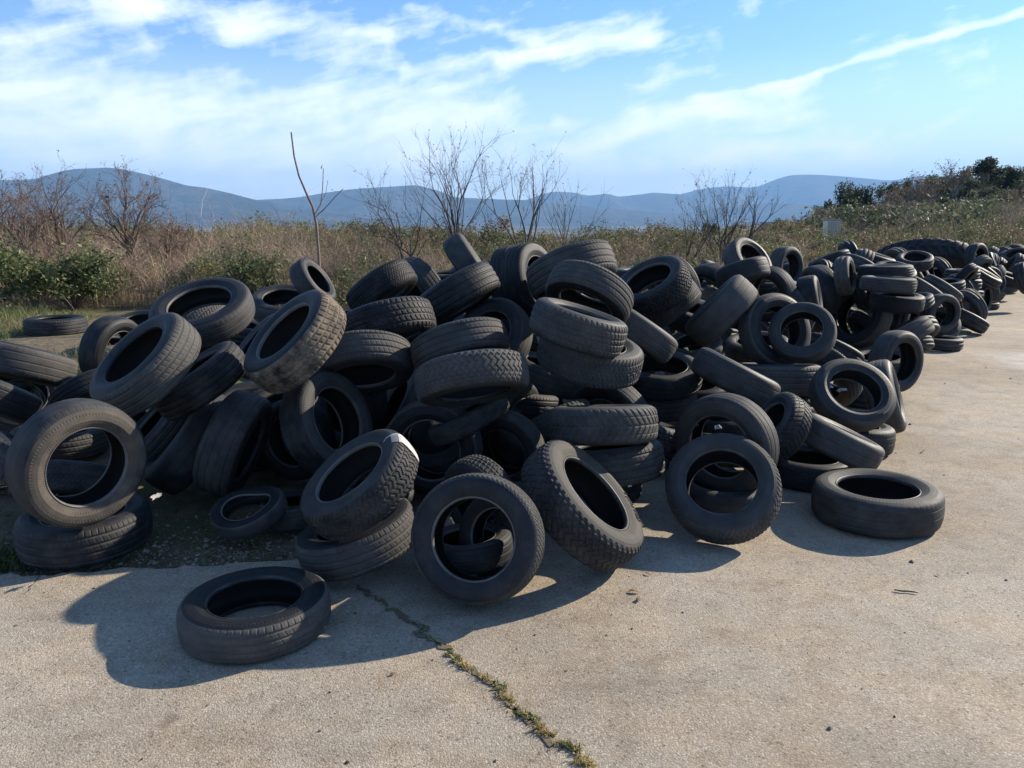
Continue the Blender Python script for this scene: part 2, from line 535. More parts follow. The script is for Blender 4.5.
WHOLE = whole_mesh('slick')
WHOLE.materials.append(M_SIDE); WHOLE.materials.append(M_LINER)
for p_ in WHOLE.polygons:
    c = p_.center; rr = math.hypot(c.x, c.y)
    p_.material_index = 0 if rr > .945 or abs(c.z) < .1 and rr > .95 else (1 if abs(c.z) > .33 or rr > .95 else 2)


def frame_of(c, nrm, spin, D, w):
    nv = Vector(nrm).normalized()
    ref = Vector((0, 0, 1)) if abs(nv.z) < .95 else Vector((0, 1, 0))
    e1 = ref.cross(nv).normalized(); e2 = nv.cross(e1)
    a = e1 * math.cos(spin) + e2 * math.sin(spin); b = nv.cross(a)
    m = Matrix((a, b, nv)).transposed()
    q = .026 * math.sin(37.0 * c[0] + 91.0 * c[1])             # no used tyre is a true circle
    return Matrix.Translation(Vector(c)) @ m.to_4x4(), (D / 2 * (1 + q), D / 2 * (1 - q), w * D)


def wobble(me, seed, amp=.01):
    """unevenly sagging copy of a mesh (used tyres are not true circles)"""
    m = me.copy()
    n_ = len(m.vertices); co = np.empty(n_ * 3, np.float32); m.vertices.foreach_get('co', co); co = co.reshape(-1, 3)
    return m


def squash(me):
    m = me.copy()
    n_ = len(m.vertices); co = np.empty(n_ * 3, np.float32); m.vertices.foreach_get('co', co); co = co.reshape(-1, 3).astype(float)
    th = np.arctan2(co[:, 1], co[:, 0]); r0 = np.hypot(co[:, 0], co[:, 1])
    ring = np.array(.80)
    f = 1.0 + .13 * np.cos(2 * th)
    rr = r0 - .8 + .8 * f
    co[:, 0] = rr * np.cos(th); co[:, 1] = rr * np.sin(th)
    co[:, 2] += .12 * np.cos(2 * th + .4)
    m.vertices.foreach_set('co', co.astype(np.float32).ravel()); m.update()
    return m


def make_tyre(c, nrm, spin, D, w, tr, fl, label, cat='tyre', group=None, name='used_tyre', whole=False):
    M, s = frame_of(c, nrm, spin, D, w)
    if whole:
        o = obj(name, WHOLE); o.matrix_world = M; o.scale = s
        return tag(o, label, cat, group)
    root = empty(name); root.matrix_world = M
    def part(nm, me, par=root, sc=s):
        o = bpy.data.objects.new(nm, me); link(o); o.parent = par
        if par is root: o.scale = sc
        return o
    f = squash if 's' in fl else (lambda m: m)
    t = part('tread', f(TREADS[tr]))
    if 'm' in fl:
        t.material_slots[0].link = 'OBJECT'; t.material_slots[0].material = M_MUD
    key = 'd' if 'd' in fl else ('t' if 't' in fl else '')
    sw = [part('sidewall', f(m)) for m in SIDES[key]]
    for k in (0, 1): part('bead', f(BEADS[k]), sw[k])
    if key == 'd': sw[0]['label'] = 'sidewall brown with dust'
    if key == 't': sw[0]['label'] = 'pale dusty sidewall with dark lettering'
    part('inner_liner', f(LINER))
    if 'l' in fl:                                   # white paper strip stuck round the tread, torn on the sidewall
        pr = [(r_ + .012, z_) for r_, z_ in ((.945, -.418), (.975, -.36), (.982, -.325), (.995, -.19), (1.0, 0), (.995, .19), (.982, .325), (.973, .363), (.945, .418))]
        o = part('paper_strip', lathe('paper_strip', pr, 10, M_PAPER, False, -.16, .15)); o['label'] = 'white paper strip across the tread'
        pr = [(r_ + .010, z_ + .010) for r_, z_ in ((.945, .418), (.925, .437), (.885, .470), (.84, .491), (.77, .499), (.70, .465))]
        part('paper_scrap', lathe('paper_scrap', pr, 8, M_PAPER, False, .11, .16))
        part('paper_scrap', lathe('paper_scrap', pr[:4], 8, M_PRINT, False, -.16, .11))
    if 't' in fl:                                   # worn lettering too blurred to read: short raised strokes along the shoulder of the sidewall
        b = MB(); r2 = np.random.default_rng(4)
        a = -.34
        for gl in range(9):
            for st in range(r2.integers(2, 4)):
                aa = a + r2.uniform(0, .035); rr = .80 + r2.uniform(-.02, .02)
                lr, la = (.085, .014) if st == 0 else (.016 + .035 * r2.random(), .038)
                cs, sn = math.cos(aa), math.sin(aa)
                v = []
                for dz in (.49, .511):
                    for dr, da in ((-lr / 2, -la / 2), (lr / 2, -la / 2), (lr / 2, la / 2), (-lr / 2, la / 2)):
                        x = np.array([(rr + dr) * math.cos(aa + da), (rr + dr) * math.sin(aa + da), dz]); v.append(x)
                b.add(v, [[4, 5, 6, 7], [0, 1, 5, 4], [1, 2, 6, 5], [2, 3, 7, 6], [3, 0, 4, 7]])
            a += .078
        o = part('lettering', b.mesh('lettering', M_LETTER), sw[0]); o['label'] = 'row of dark worn lettering'
    return tag(root, label, cat, group)


SKY_TINT = (.50, .76, 1.0)
HAZE, HAZE_COL, HAZE_G = 1.0e-4, (.34, .61, 1.0, 1), 0.0
SKY, SUN, EXPO, SKY_DUST = .105, 5.0, .98, .4
CLOUD_COL = (8.0, 8.2, 8.5, 1)
CLOUDS = [  # pixel segment of the photograph's sky, half width, strength
    (-60, 25, 130, 42, 13, .50), (60, -2, 380, 42, 13, .60), (230, 40, 400, 70, 8, .35), (-80, 75, 150, 108, 22, .62), (0, 150, 420, 160, 36, .55), (200, 108, 500, 110, 22, .58),
    (410, 72, 640, 32, 11, .55), (560, 150, 820, 78, 7, .58), (690, 103, 1030, 14, 4, .62), (420, 165, 830, 150, 24, .50), (640, 112, 800, 116, 8, .35), (500, 64, 640, 42, 8, .45), (700, 160, 860, 138, 6, .40), (400, 8, 540, 40, 7, .35), (560, 122, 700, 128, 7, .3)]

TYRES = [
    ((-1.056, 2.911, 0.078), (0.000, 0.000, 1.000), 5.06, 0.598, 0.27, 'rib', '', 152, 'front', 'lone tyre lying flat in front of the heap, left of the weedy crack'),
    ((2.057, 4.114, 0.105), (0.000, 0.000, 1.000), 5.07, 0.683, 0.31, 'slick', '', 134, 'right', 'lone tyre lying flat on the pale pavement at the right foot of the heap'),
    ((-5.141, 8.619, 0.508), (0.000, 0.000, 1.000), 3.24, 0.640, 0.30, 'rib', '', 66, 'backflat', 'lone grey tyre lying flat on the grass behind the heap'),
    ((-2.206, 3.742, 0.103), (0.000, 0.000, 1.000), 1.79, 0.643, 0.33, 'rib', '', 142, 'R2', 'ribbed tyre lying flat on the soil under the brown dusted upright tyre'),
    ((-2.016, 3.435, 0.550), (0.811, -0.572, -0.119), 0.34, 0.600, 0.31, 'slick', 'd', 138, 'R1', 'upright tyre with a wide brown dusted sidewall propped on a flat tyre at the left'),
    ((-3.423, 5.238, 0.695), (0.183, 0.343, 0.921), 2.41, 0.714, 0.31, 'slick', '', 122, 'LA', 'smooth dark tyre tilted on edge at the left end, grass showing behind its top'),
    ((-3.195, 4.558, 0.627), (0.321, 0.450, 0.833), 2.57, 0.620, 0.31, 'slick', '', 120, 'LB', 'dark tyre cut by the left picture border, under the tilted smooth one'),
    ((-3.257, 5.339, 0.113), (0.054, 0.019, 0.998), 0.28, 0.620, 0.31, 'rib', '', 100, 'LC', 'dark tyre seen through the opening of the brown dusted upright tyre'),
    ((-2.845, 5.066, 0.516), (0.508, -0.237, -0.828), 0.31, 0.508, 0.33, 'rib', '', 84, 'LD', 'ribbed dark tyre tucked between the brown dusted tyre and the big leaning winter tyre'),
    ((-3.456, 6.575, 0.548), (0.948, -0.281, -0.150), 6.27, 0.620, 0.33, 'slick', '', 76, 'LE', 'dark open tyre facing sideways just behind the big leaning winter tyre at the left'),
    ((-1.976, 4.085, 0.900), (-0.482, -0.469, 0.741), 4.10, 0.630, 0.33, 'rib', '', 122, 'F', 'large tyre leaning left with sunlit ribbed tread, high on the left part of the heap'),
    ((-1.979, 4.913, 1.086), (-0.073, -0.448, 0.891), 1.47, 0.640, 0.28, 'slick', '', 106, 'G', 'wide open tyre lying tilted on the left crest with weeds seen through its hole'),
    ((-1.202, 4.216, 1.005), (-0.580, -0.416, 0.700), 2.73, 0.630, 0.34, 'block', 'm', 115, 'H', 'leaning knobbly tyre with dried mud on its sunlit tread, left crest of the heap'),
    ((-1.975, 7.675, 1.055), (0.817, -0.120, 0.564), 6.12, 0.519, 0.36, 'slick', '', 54, 'I', 'small dark tyre standing on the left crest below the bare sapling'),
    ((-2.295, 7.765, 0.829), (0.081, -0.322, 0.943), 5.64, 0.679, 0.30, 'slick', '', 70, 'J', 'tyre lying open behind the muddy knobbly tyre on the left crest'),
    ((-2.056, 6.254, 0.652), (-0.652, -0.317, 0.688), 5.30, 0.600, 0.33, 'rib', '', 74, 'K', 'tyre wedged under the muddy knobbly tyre with a lit scrap of tread showing'),
    ((-1.824, 4.408, 0.746), (-0.484, -0.199, 0.852), 2.46, 0.579, 0.34, 'rib', '', 104, 'L', 'dark tyre lying below the open tilted tyre, right behind the leaning winter tyre'),
    ((-1.994, 4.595, 0.322), (-0.724, -0.297, 0.622), 3.10, 0.669, 0.36, 'slick', '', 112, 'M', 'dark bald tyre standing on the soil, left one of two beside the brown dusted tyre'),
    ((-1.674, 4.462, 0.343), (0.929, 0.001, -0.370), 4.25, 0.662, 0.36, 'rib', '', 112, 'N', 'dark grooved tyre standing on the soil with one sunlit patch on its tread'),
    ((-1.401, 4.809, 0.273), (-0.404, -0.915, 0.015), 0.38, 0.547, 0.31, 'slick', '', 86, 'O', 'shaded open tyre deep behind the standing grooved tyre, above the squashed small tyre'),
    ((-1.081, 4.377, 0.493), (0.840, -0.397, 0.371), 3.49, 0.626, 0.32, 'fine', '', 108, 'P', 'open tyre with one lit spot on its tread, just behind the white labelled tyre'),
    ((-0.713, 3.413, 0.460), (-0.509, -0.314, 0.801), 1.22, 0.572, 0.33, 'zig', 'l', 126, 'Q', 'winter tyre with a white paper strip around its tread, leaning near the front'),
    ((-0.744, 3.488, 0.162), (-0.281, -0.021, 0.959), 5.52, 0.599, 0.31, 'rib', '', 128, 'R', 'tyre lying tilted on the concrete under the white labelled winter tyre'),
    ((-1.420, 3.926, 0.121), (-0.231, -0.344, 0.910), 0.40, 0.384, 0.26, 'slick', 's', 76, 'SA', 'small thin tyre squashed out of round on the bare soil'),
    ((-1.239, 4.078, 0.065), (-0.004, 0.007, 1.000), 4.27, 0.333, 0.42, 'rib', '', 62, 'SB', 'small grooved tyre standing on the soil beside the squashed one'),
    ((-0.481, 4.513, 0.304), (-0.208, -0.978, -0.013), 5.46, 0.608, 0.29, 'fine', '', 100, 'S', 'open tyre with lit upper rim standing behind the white labelled winter tyre'),
    ((-0.151, 3.158, 0.294), (-0.247, -0.913, 0.325), 1.43, 0.581, 0.29, 'fine', '', 134, 'T', 'upright open tyre in the front row centre, propped on the concrete facing the camera'),
    ((-0.050, 3.370, 0.213), (-0.508, -0.817, 0.271), 5.62, 0.426, 0.31, 'rib', '', 92, 'TB', 'tyre mostly hidden behind the upright open tyre of the front row'),
    ((-0.152, 3.734, 0.243), (-0.695, -0.701, -0.159), 5.48, 0.489, 0.31, 'block', '', 96, 'U', 'tyre with a lit strip of blocky tread showing above the upright front row tyre'),
    ((-0.034, 4.640, 0.253), (-0.431, -0.892, -0.135), 0.12, 0.501, 0.31, 'slick', '', 80, 'V', 'shaded ring of a tyre in the dark hollow above the front row centre'),
    ((-0.263, 4.546, 0.477), (-0.462, 0.070, 0.884), 4.44, 0.523, 0.24, 'block', '', 86, 'VA', 'narrow tyre end with lit blocks, sticking out below the diamond patterned tyre'),
    ((-0.320, 4.682, 0.891), (0.251, -0.381, -0.890), 0.01, 0.615, 0.33, 'rib', '', 100, 'XA', 'ribbed tyre lying tipped forward right on top of the diamond patterned tyre'),
    ((-0.221, 4.159, 0.802), (0.147, -0.383, -0.912), 3.16, 0.639, 0.31, 'allt', '', 116, 'XB', 'tyre with coarse diamond patterned tread lying in the middle of the heap'),
    ((-0.929, 4.720, 0.787), (0.126, -0.525, -0.841), 2.74, 0.637, 0.33, 'rib', '', 104, 'YA', 'tyre tipped forward with four sunlit grooves and a dark hollow underneath, left of centre'),
    ((-0.801, 4.931, 0.995), (0.271, -0.287, -0.919), 1.28, 0.626, 0.36, 'block', '', 98, 'YB', 'tyre with lit blocky shoulder lying on the tipped four grooved tyre'),
    ((-1.579, 7.549, 0.665), (0.003, -0.286, 0.958), 2.04, 0.600, 0.30, 'slick', '', 62, 'YC', 'thin ring of a tyre peeking out right behind the muddy knobbly tyre'),
    ((-1.092, 6.485, 1.099), (0.573, -0.175, -0.800), 5.06, 0.620, 0.38, 'fine', '', 74, 'ZA', 'tyre with fine wavy sipes leaning to the right on the centre left crest'),
    ((-0.876, 7.356, 1.025), (-0.696, -0.551, -0.461), 1.99, 0.620, 0.36, 'rib', '', 66, 'ZB', 'standing tyre with curved grooves, right beside the fine siped tyre on the crest'),
    ((-0.674, 7.877, 1.052), (0.015, -0.032, 0.999), 0.94, 0.609, 0.33, 'slick', '', 60, 'ZC', 'dark tyre behind the crest, just left of the square edged upright tyre'),
    ((-0.417, 7.396, 1.260), (0.830, 0.026, 0.558), 4.39, 0.620, 0.36, 'slick', '', 66, 'AA', 'dark tyre poking up on edge like a tilted square, highest left of centre'),
    ((-0.389, 5.519, 1.139), (0.507, -0.141, -0.851), 2.82, 0.616, 0.38, 'rib', '', 86, 'AB', 'tyre with sunlit ribbed end lying below the tyre that pokes up like a square'),
    ((-0.145, 5.590, 0.807), (-0.487, -0.691, 0.534), 5.02, 0.631, 0.29, 'slick', '', 86, 'AC', 'open ring shaped tyre standing behind the ribbed tipped tyre near the heap centre'),
    ((0.016, 6.358, 1.151), (0.893, -0.409, 0.190), 1.48, 0.620, 0.31, 'rib', '', 76, 'ADA', 'dark tyre standing on the crest, leftmost of the tight trio on the centre top'),
    ((0.156, 6.037, 1.184), (0.815, -0.524, 0.248), 2.01, 0.620, 0.31, 'rib', '', 80, 'ADB', 'middle tyre of the tight trio on the centre top, lit strip inside its rim'),
    ((0.432, 5.638, 1.296), (0.305, -0.308, -0.901), 5.02, 0.664, 0.38, 'rib', '', 92, 'ADC', 'large ribbed tyre lying across the centre top of the heap, right of the trio'),
    ((0.517, 5.157, 1.167), (-0.386, -0.480, -0.787), 3.18, 0.602, 0.33, 'rib', '', 90, 'BA', 'tyre tipped forward on top of the tall centre stack, dusty sipes along its edge'),
    ((0.392, 4.527, 1.042), (0.286, -0.025, 0.958), 3.18, 0.591, 0.36, 'block', '', 100, 'BB', 'tyre with a bright saw toothed top edge, second from the top of the centre stack'),
    ((0.487, 4.741, 0.834), (0.185, -0.164, 0.969), 1.48, 0.660, 0.33, 'zig', '', 106, 'BC', 'tyre at the bottom of the tall centre stack, its lit tread rounding the right side'),
    ((0.692, 5.157, 0.312), (-0.591, -0.736, -0.331), 0.09, 0.620, 0.27, 'slick', '', 90, 'CA', 'upright ring behind the level v patterned tyre right of centre'),
    ((0.505, 4.128, 0.554), (-0.023, 0.210, 0.977), 5.86, 0.617, 0.33, 'dir', '', 112, 'CB', 'level tyre with lit v shaped tread lying above the big lettered front tyre'),
    ((0.550, 4.218, 0.306), (-0.104, 0.167, 0.980), 0.54, 0.637, 0.33, 'rib', '', 112, 'CC', 'deeply shaded tyre lying under the level v patterned tyre'),
    ((0.346, 3.544, 0.307), (0.684, -0.197, 0.702), 5.50, 0.695, 0.31, 'allt', 't', 145, 'CD', 'big front tyre leaning right with dark lettering on its sunlit sidewall'),
    ((1.139, 6.287, 1.132), (-0.489, -0.356, 0.797), 2.31, 0.620, 0.36, 'allt', '', 78, 'DA', 'open tyre leaning left with dusty shoulder blocks, right of the centre top'),
    ((1.321, 6.526, 0.960), (-0.587, 0.050, 0.808), 5.97, 0.596, 0.36, 'fine', '', 72, 'DB', 'tyre lying under the open left leaning tyre right of the centre top'),
    ((1.571, 7.491, 1.041), (-0.801, -0.477, -0.363), 2.51, 0.601, 0.30, 'slick', '', 62, 'DC', 'thin arc of a tyre showing behind the open left leaning tyre'),
    ((1.353, 8.054, 1.091), (-0.051, -0.026, 0.998), 5.88, 0.615, 0.31, 'rib', '', 60, 'DD', 'dark tyre at the back of the crest, behind the open left leaning tyre'),
    ((0.906, 5.532, 0.877), (0.557, 0.055, 0.829), 3.49, 0.620, 0.33, 'slick', '', 86, 'EA', 'dark tilted tyre with one bright slanting edge right beside the tall centre stack'),
    ((1.102, 5.621, 0.542), (-0.013, -0.240, 0.971), 1.51, 0.615, 0.30, 'fine', '', 84, 'EB', 'open tyre lying level with a pale scrap inside, right of the centre stack'),
    ((1.105, 5.718, 0.328), (-0.006, -0.082, 0.997), 4.66, 0.615, 0.31, 'rib', '', 82, 'EC', 'ribbed tyre lying directly under the open level tyre with the pale scrap'),
    ((1.907, 8.227, 0.895), (0.151, -0.067, 0.986), 4.24, 0.543, 0.42, 'slick', '', 52, 'FA', 'small looking lit tyre end just right of the tyres behind the centre top'),
    ((2.168, 8.371, 0.872), (-0.814, -0.523, -0.251), 4.30, 0.703, 0.30, 'slick', '', 66, 'FB', 'upright ring with lit top edge behind the small lit tyre end'),
    ((1.643, 6.949, 0.813), (0.238, -0.255, 0.937), 2.91, 0.623, 0.31, 'slick', '', 70, 'FC', 'tyre with a lit sidewall tip lying under the upright ring right of centre'),
    ((1.725, 6.344, 0.933), (-0.721, 0.180, 0.669), 1.39, 0.641, 0.40, 'slick', '', 80, 'FD', 'wide bald tyre leaning with its bright rounded end raised, right of centre'),
    ((2.671, 8.808, 1.198), (0.470, -0.633, 0.615), 4.03, 0.609, 0.36, 'slick', '', 54, 'GA', 'open tyre tilted back on the crest, topmost right of centre'),
    ((2.328, 7.841, 1.144), (0.261, -0.247, -0.933), 0.67, 0.528, 0.40, 'slick', '', 55, 'GB', 'bald tyre with bright rounded end lying below the open crest tyre right of centre'),
    ((2.457, 9.059, 1.009), (0.454, -0.165, 0.876), 4.35, 0.600, 0.33, 'slick', '', 52, 'GC', 'dark tyre behind the bald one on the crest right of centre'),
    ((3.827, 10.848, 1.035), (0.555, -0.830, 0.047), 3.99, 0.580, 0.36, 'slick', '', 42, 'HA', 'arch shaped tyre standing alone on the crest, right of the open crest tyre'),
    ((2.773, 8.318, 0.887), (-0.776, -0.585, -0.238), 2.36, 0.608, 0.30, 'slick', '', 58, 'IA', 'open tyre with bright right rim below the arch shaped tyre'),
    ((2.965, 8.259, 0.715), (-0.891, -0.184, -0.415), 5.01, 0.600, 0.36, 'slick', '', 56, 'IB', 'tyre leaning against the bright rimmed one below the arch shaped tyre'),
    ((3.205, 8.284, 0.838), (0.880, -0.424, 0.215), 1.22, 0.516, 0.40, 'slick', '', 48, 'JA', 'dark square looking tyre end standing right of the bright rimmed tyre'),
    ((4.126, 10.365, 0.729), (-0.967, -0.177, -0.184), 2.45, 0.725, 0.34, 'slick', '', 54, 'JB', 'rounded standing tyre with bright right tread behind the square looking tyre end'),
    ((2.125, 6.176, 0.789), (0.316, -0.886, 0.339), 5.01, 0.613, 0.30, 'slick', '', 78, 'KA', 'upright ring standing just behind the open ring facing the camera, right half'),
    ((2.282, 6.003, 0.799), (-0.384, -0.701, 0.601), 2.39, 0.509, 0.29, 'slick', '', 67, 'KB', 'open ring facing the camera with broken sticks inside, right half of the heap'),
    ((4.607, 10.169, 0.426), (-0.815, -0.527, 0.241), 4.48, 0.835, 0.36, 'slick', '', 66, 'LL', 'thick dark open tyre with a bright speck inside, right half of the heap'),
    ((3.724, 7.345, 0.329), (0.447, -0.889, 0.101), 3.85, 0.600, 0.36, 'slick', '', 62, 'MA', 'tyre standing at the pavement edge with its round opening turned to the right'),
    ((2.918, 5.882, 0.305), (0.841, -0.445, 0.307), 5.91, 0.600, 0.36, 'slick', '', 77, 'MB', 'tyre standing on edge like a dark plank beside the pavement'),
    ((2.409, 5.319, 0.452), (0.033, -0.719, 0.694), 6.23, 0.570, 0.29, 'slick', '', 84, 'MC', 'open ring with bright lower left rim tilted against the plank like tyre'),
    ((2.487, 5.459, 0.111), (0.052, 0.036, 0.998), 4.54, 0.592, 0.34, 'slick', '', 88, 'MD', 'tyre lying under the tilted open ring at the pavement edge'),
    ((2.095, 4.746, 0.270), (0.416, -0.005, 0.909), 5.08, 0.546, 0.34, 'slick', '', 92, 'ME', 'dark tilted tyre with one thin bright slanting edge, right of the jagged tread tyre'),
    ((1.653, 4.639, 0.385), (-0.837, -0.036, 0.545), 0.96, 0.481, 0.36, 'dir', '', 78, 'MF', 'tyre with sunlit jagged tread leaning behind the two front rings on the right'),
    ((1.931, 4.796, 0.082), (-0.003, 0.000, 1.000), 4.48, 0.576, 0.31, 'slick', '', 95, 'MG', 'shaded tyre lying flat on the concrete just behind the lone right tyre'),
    ((1.125, 3.909, 0.262), (-0.303, -0.618, 0.725), 5.32, 0.612, 0.29, 'zig', '', 117, 'NA', 'front ring leaning back on the concrete, right of the big lettered tyre'),
    ((1.239, 4.297, 0.083), (0.003, 0.003, 1.000), 2.52, 0.555, 0.31, 'slick', '', 98, 'NB', 'dark tyre lying flat, seen through the opening of the leaning front ring'),
    ((1.232, 4.284, 0.391), (-0.712, -0.698, -0.069), 3.47, 0.613, 0.27, 'slick', '', 108, 'NC', 'upright ring directly behind the leaning front ring, leaf scraps inside its opening'),
    ((1.678, 5.811, 0.124), (-0.151, -0.123, 0.981), 3.01, 0.557, 0.30, 'slick', '', 74, 'ND', 'top arc of a tyre peeking over the two front rings on the right'),
    ((1.541, 5.209, 0.596), (0.449, 0.029, 0.893), 6.02, 0.617, 0.33, 'slick', '', 92, 'OA', 'long dark tilted tyre with a broad bright slanting edge, above the two front rings'),
    ((1.936, 8.084, 0.338), (-0.188, -0.325, 0.927), 1.99, 0.600, 0.31, 'slick', '', 58, 'OB', 'tyre lying open with a blue gleam inside, above the long tilted tyre'),
    ((2.089, 5.958, 0.440), (0.011, 0.146, 0.989), 2.53, 0.710, 0.33, 'rib', '', 95, 'PA', 'ribbed tyre lying level under the open ring that holds broken sticks'),
    ((2.733, 6.564, 0.338), (-0.756, -0.347, -0.555), 0.01, 0.620, 0.33, 'fine', '', 74, 'PB', 'tyre with a lit arc of tread between the two open rings on the right'),
    ((4.914, 12.009, 1.034), (0.331, -0.235, -0.914), 2.64, 0.621, 0.38, 'slick', '', 44, 'fA', 'bald tyre with bright raised end on the skyline right of the arch shaped tyre'),
    ((5.589, 12.866, 1.053), (-0.922, 0.167, -0.349), 3.97, 0.612, 0.36, 'slick', '', 37, 'fB', 'pale lit tyre end touching the bald skyline tyre'),
    ((5.326, 11.859, 0.994), (-0.862, 0.299, 0.410), 5.87, 0.536, 0.36, 'slick', '', 37, 'fC', 'short lit tyre end, second lump right of the bald skyline tyre'),
    ((5.719, 12.260, 1.068), (0.250, -0.154, 0.956), 5.80, 0.615, 0.31, 'slick', '', 42, 'fD', 'slanted flat tyre just left of the giant tyre'),
    ((4.261, 9.919, 0.974), (0.814, -0.555, 0.172), 2.06, 0.510, 0.36, 'slick', '', 40, 'fE', 'standing tyre with lit right edge over the thick dark open tyre'),
    ((4.644, 10.205, 0.756), (0.703, -0.584, 0.407), 6.21, 0.528, 0.36, 'slick', '', 40, 'fF', 'sunlit tread lump just above the thick dark open tyre'),
    ((4.726, 9.824, 1.040), (-0.041, 0.011, 0.999), 1.18, 0.660, 0.25, 'rib', '', 58, 'fG', 'wide flat tyre on top of the level stack left of the giant tyre'),
    ((4.489, 9.236, 0.923), (0.026, 0.002, 1.000), 5.17, 0.625, 0.28, 'rib', '', 58, 'fH', 'second wide flat tyre down the level stack left of the giant tyre'),
    ((4.747, 9.511, 0.686), (0.007, -0.087, 0.996), 0.99, 0.622, 0.33, 'slick', '', 56, 'fI', 'bottom tyre of the level stack left of the giant tyre, rounded lit end'),
    ((6.450, 12.984, 0.947), (-0.916, -0.233, -0.326), 2.54, 0.600, 0.31, 'slick', '', 36, 'fJ', 'small arc of a tyre in front of the left shoulder of the giant tyre'),
    ((6.263, 12.095, 1.053), (-0.149, -0.334, 0.931), 0.46, 0.525, 0.33, 'slick', '', 38, 'fK', 'pale lit tyre lying in front of the giant tyre'),
    ((6.502, 12.407, 0.815), (0.653, -0.533, 0.538), 5.39, 0.602, 0.36, 'slick', '', 38, 'fL', 'rounded tyre just below the pale lit one at the giant tyre'),
    ((7.917, 14.406, 0.705), (-0.926, -0.207, -0.316), 5.20, 0.641, 0.30, 'slick', '', 37, 'fM', 'ring with lit right rim standing before the giant tyre'),
    ((5.746, 10.847, 0.713), (0.535, -0.089, 0.840), 0.88, 0.658, 0.31, 'slick', '', 50, 'fN', 'plank like slanted tyre below the giant tyre, left one of two'),
    ((6.152, 11.047, 0.700), (0.550, -0.115, 0.827), 3.31, 0.600, 0.31, 'slick', '', 45, 'fO', 'plank like slanted tyre below the giant tyre, right one of two'),
    ((5.838, 10.437, 0.436), (0.277, -0.960, 0.042), 1.62, 0.533, 0.36, 'slick', '', 42, 'fP', 'tyre with a big round opening standing on a flat tyre at the far pavement edge'),
    ((5.678, 10.082, 0.084), (0.000, 0.000, 1.000), 3.09, 0.533, 0.30, 'slick', '', 46, 'fQ', 'flat tyre on the pavement under the far one with a big round opening'),
    ((5.274, 10.260, 0.304), (0.712, -0.702, 0.001), 3.47, 0.612, 0.36, 'slick', '', 46, 'fR', 'standing tyre with lit right arc left of the far round opening'),
    ((6.864, 11.520, 0.206), (0.474, -0.060, 0.879), 0.67, 0.571, 0.33, 'slick', '', 42, 'fS', 'tilted smooth tyre at the far pavement edge, right of the round opening'),
    ((7.065, 11.901, 0.346), (-0.869, -0.233, -0.436), 5.43, 0.600, 0.31, 'slick', '', 40, 'fT', 'shaded ring behind the tilted smooth tyre at the far pavement edge'),
    ((8.672, 14.192, 0.278), (0.655, -0.752, 0.075), 1.75, 0.549, 0.33, 'slick', '', 30, 'fU', 'little upright tyre at the far pavement edge'),
    ((9.217, 14.870, 0.069), (-0.052, -0.032, 0.998), 2.81, 0.379, 0.33, 'slick', '', 23, 'fV', 'smallest looking flat tyre at the far pavement edge'),
    ((8.019, 13.814, 0.743), (0.000, -0.004, 1.000), 0.36, 0.570, 0.30, 'slick', '', 37, 'fW', 'topmost of three level tyres right below the giant tyre'),
    ((8.056, 13.811, 0.570), (0.007, -0.003, 1.000), 0.02, 0.587, 0.33, 'slick', '', 38, 'fX', 'middle one of three level tyres right below the giant tyre'),
    ((8.179, 13.916, 0.376), (0.043, -0.023, 0.999), 1.23, 0.594, 0.33, 'slick', '', 38, 'fY', 'lowest of three level tyres right below the giant tyre'),
    ((8.651, 14.187, 0.661), (0.401, -0.312, 0.861), 2.15, 0.603, 0.33, 'slick', '', 36, 'fZ', 'leaning tyre just right of the three level tyres'),
    ((8.991, 16.953, 0.710), (-0.149, -0.402, -0.904), 5.83, 2.150, 0.22, 'lug', '', 112, 'giant', 'giant lugged tractor tyre lying tilted behind the far part of the heap'),
    ((9.337, 15.664, 0.941), (0.485, -0.867, 0.115), 5.59, 0.600, 0.36, 'slick', '', 30, 'gA', 'open tyre touching the right shoulder of the giant tyre'),
    ((11.930, 19.187, 0.782), (-0.342, 0.137, 0.930), 3.02, 0.600, 0.36, 'slick', '', 29, 'gB', 'tyre with lit right end on the far right crest'),
    ((11.228, 18.082, 0.579), (-0.743, 0.262, 0.615), 2.86, 0.600, 0.36, 'slick', '', 29, 'gC', 'bright topped tyre end in the far right row'),
    ((10.655, 16.641, 0.439), (0.220, -0.294, 0.930), 4.19, 0.643, 0.36, 'slick', '', 34, 'gD', 'tyre with double bright arcs in the far right row'),
    ((11.764, 18.176, 0.851), (-0.398, -0.300, 0.867), 5.39, 0.600, 0.33, 'slick', '', 31, 'gE', 'open tyre on the crest at the right picture border'),
    ((11.429, 17.686, 0.670), (-0.821, 0.319, 0.473), 2.12, 0.600, 0.36, 'slick', '', 29, 'gF', 'rounded lit tyre end below the crest at the right picture border'),
    ((9.665, 14.589, 0.618), (0.582, -0.720, 0.378), 4.98, 0.600, 0.36, 'slick', '', 32, 'gG', 'tyre cut by the right picture border'),
    ((10.188, 16.459, 0.226), (0.317, -0.346, 0.883), 2.51, 0.616, 0.33, 'slick', '', 32, 'gH', 'dark flat tyre at the foot of the far right row'),
    ((11.611, 18.261, 0.131), (-0.130, -0.023, 0.991), 3.73, 0.616, 0.33, 'slick', '', 31, 'gI', 'flat tyre at the foot of the far right row, beside the pavement'),
    ((-0.208, 3.423, 0.134), (-0.075, 0.090, 0.993), 4.63, 0.437, 0.31, 'slick', '', 92, 'TC', 'dark tyre lying flat, seen through the opening of the upright front row tyre'),
    ((-4.379, 9.022, 0.449), (0.030, -0.307, 0.951), 3.15, 0.600, 0.30, 'slick', '', 56, 'LF', 'small dark arc of a tyre behind the open sideways facing tyre on the left'),
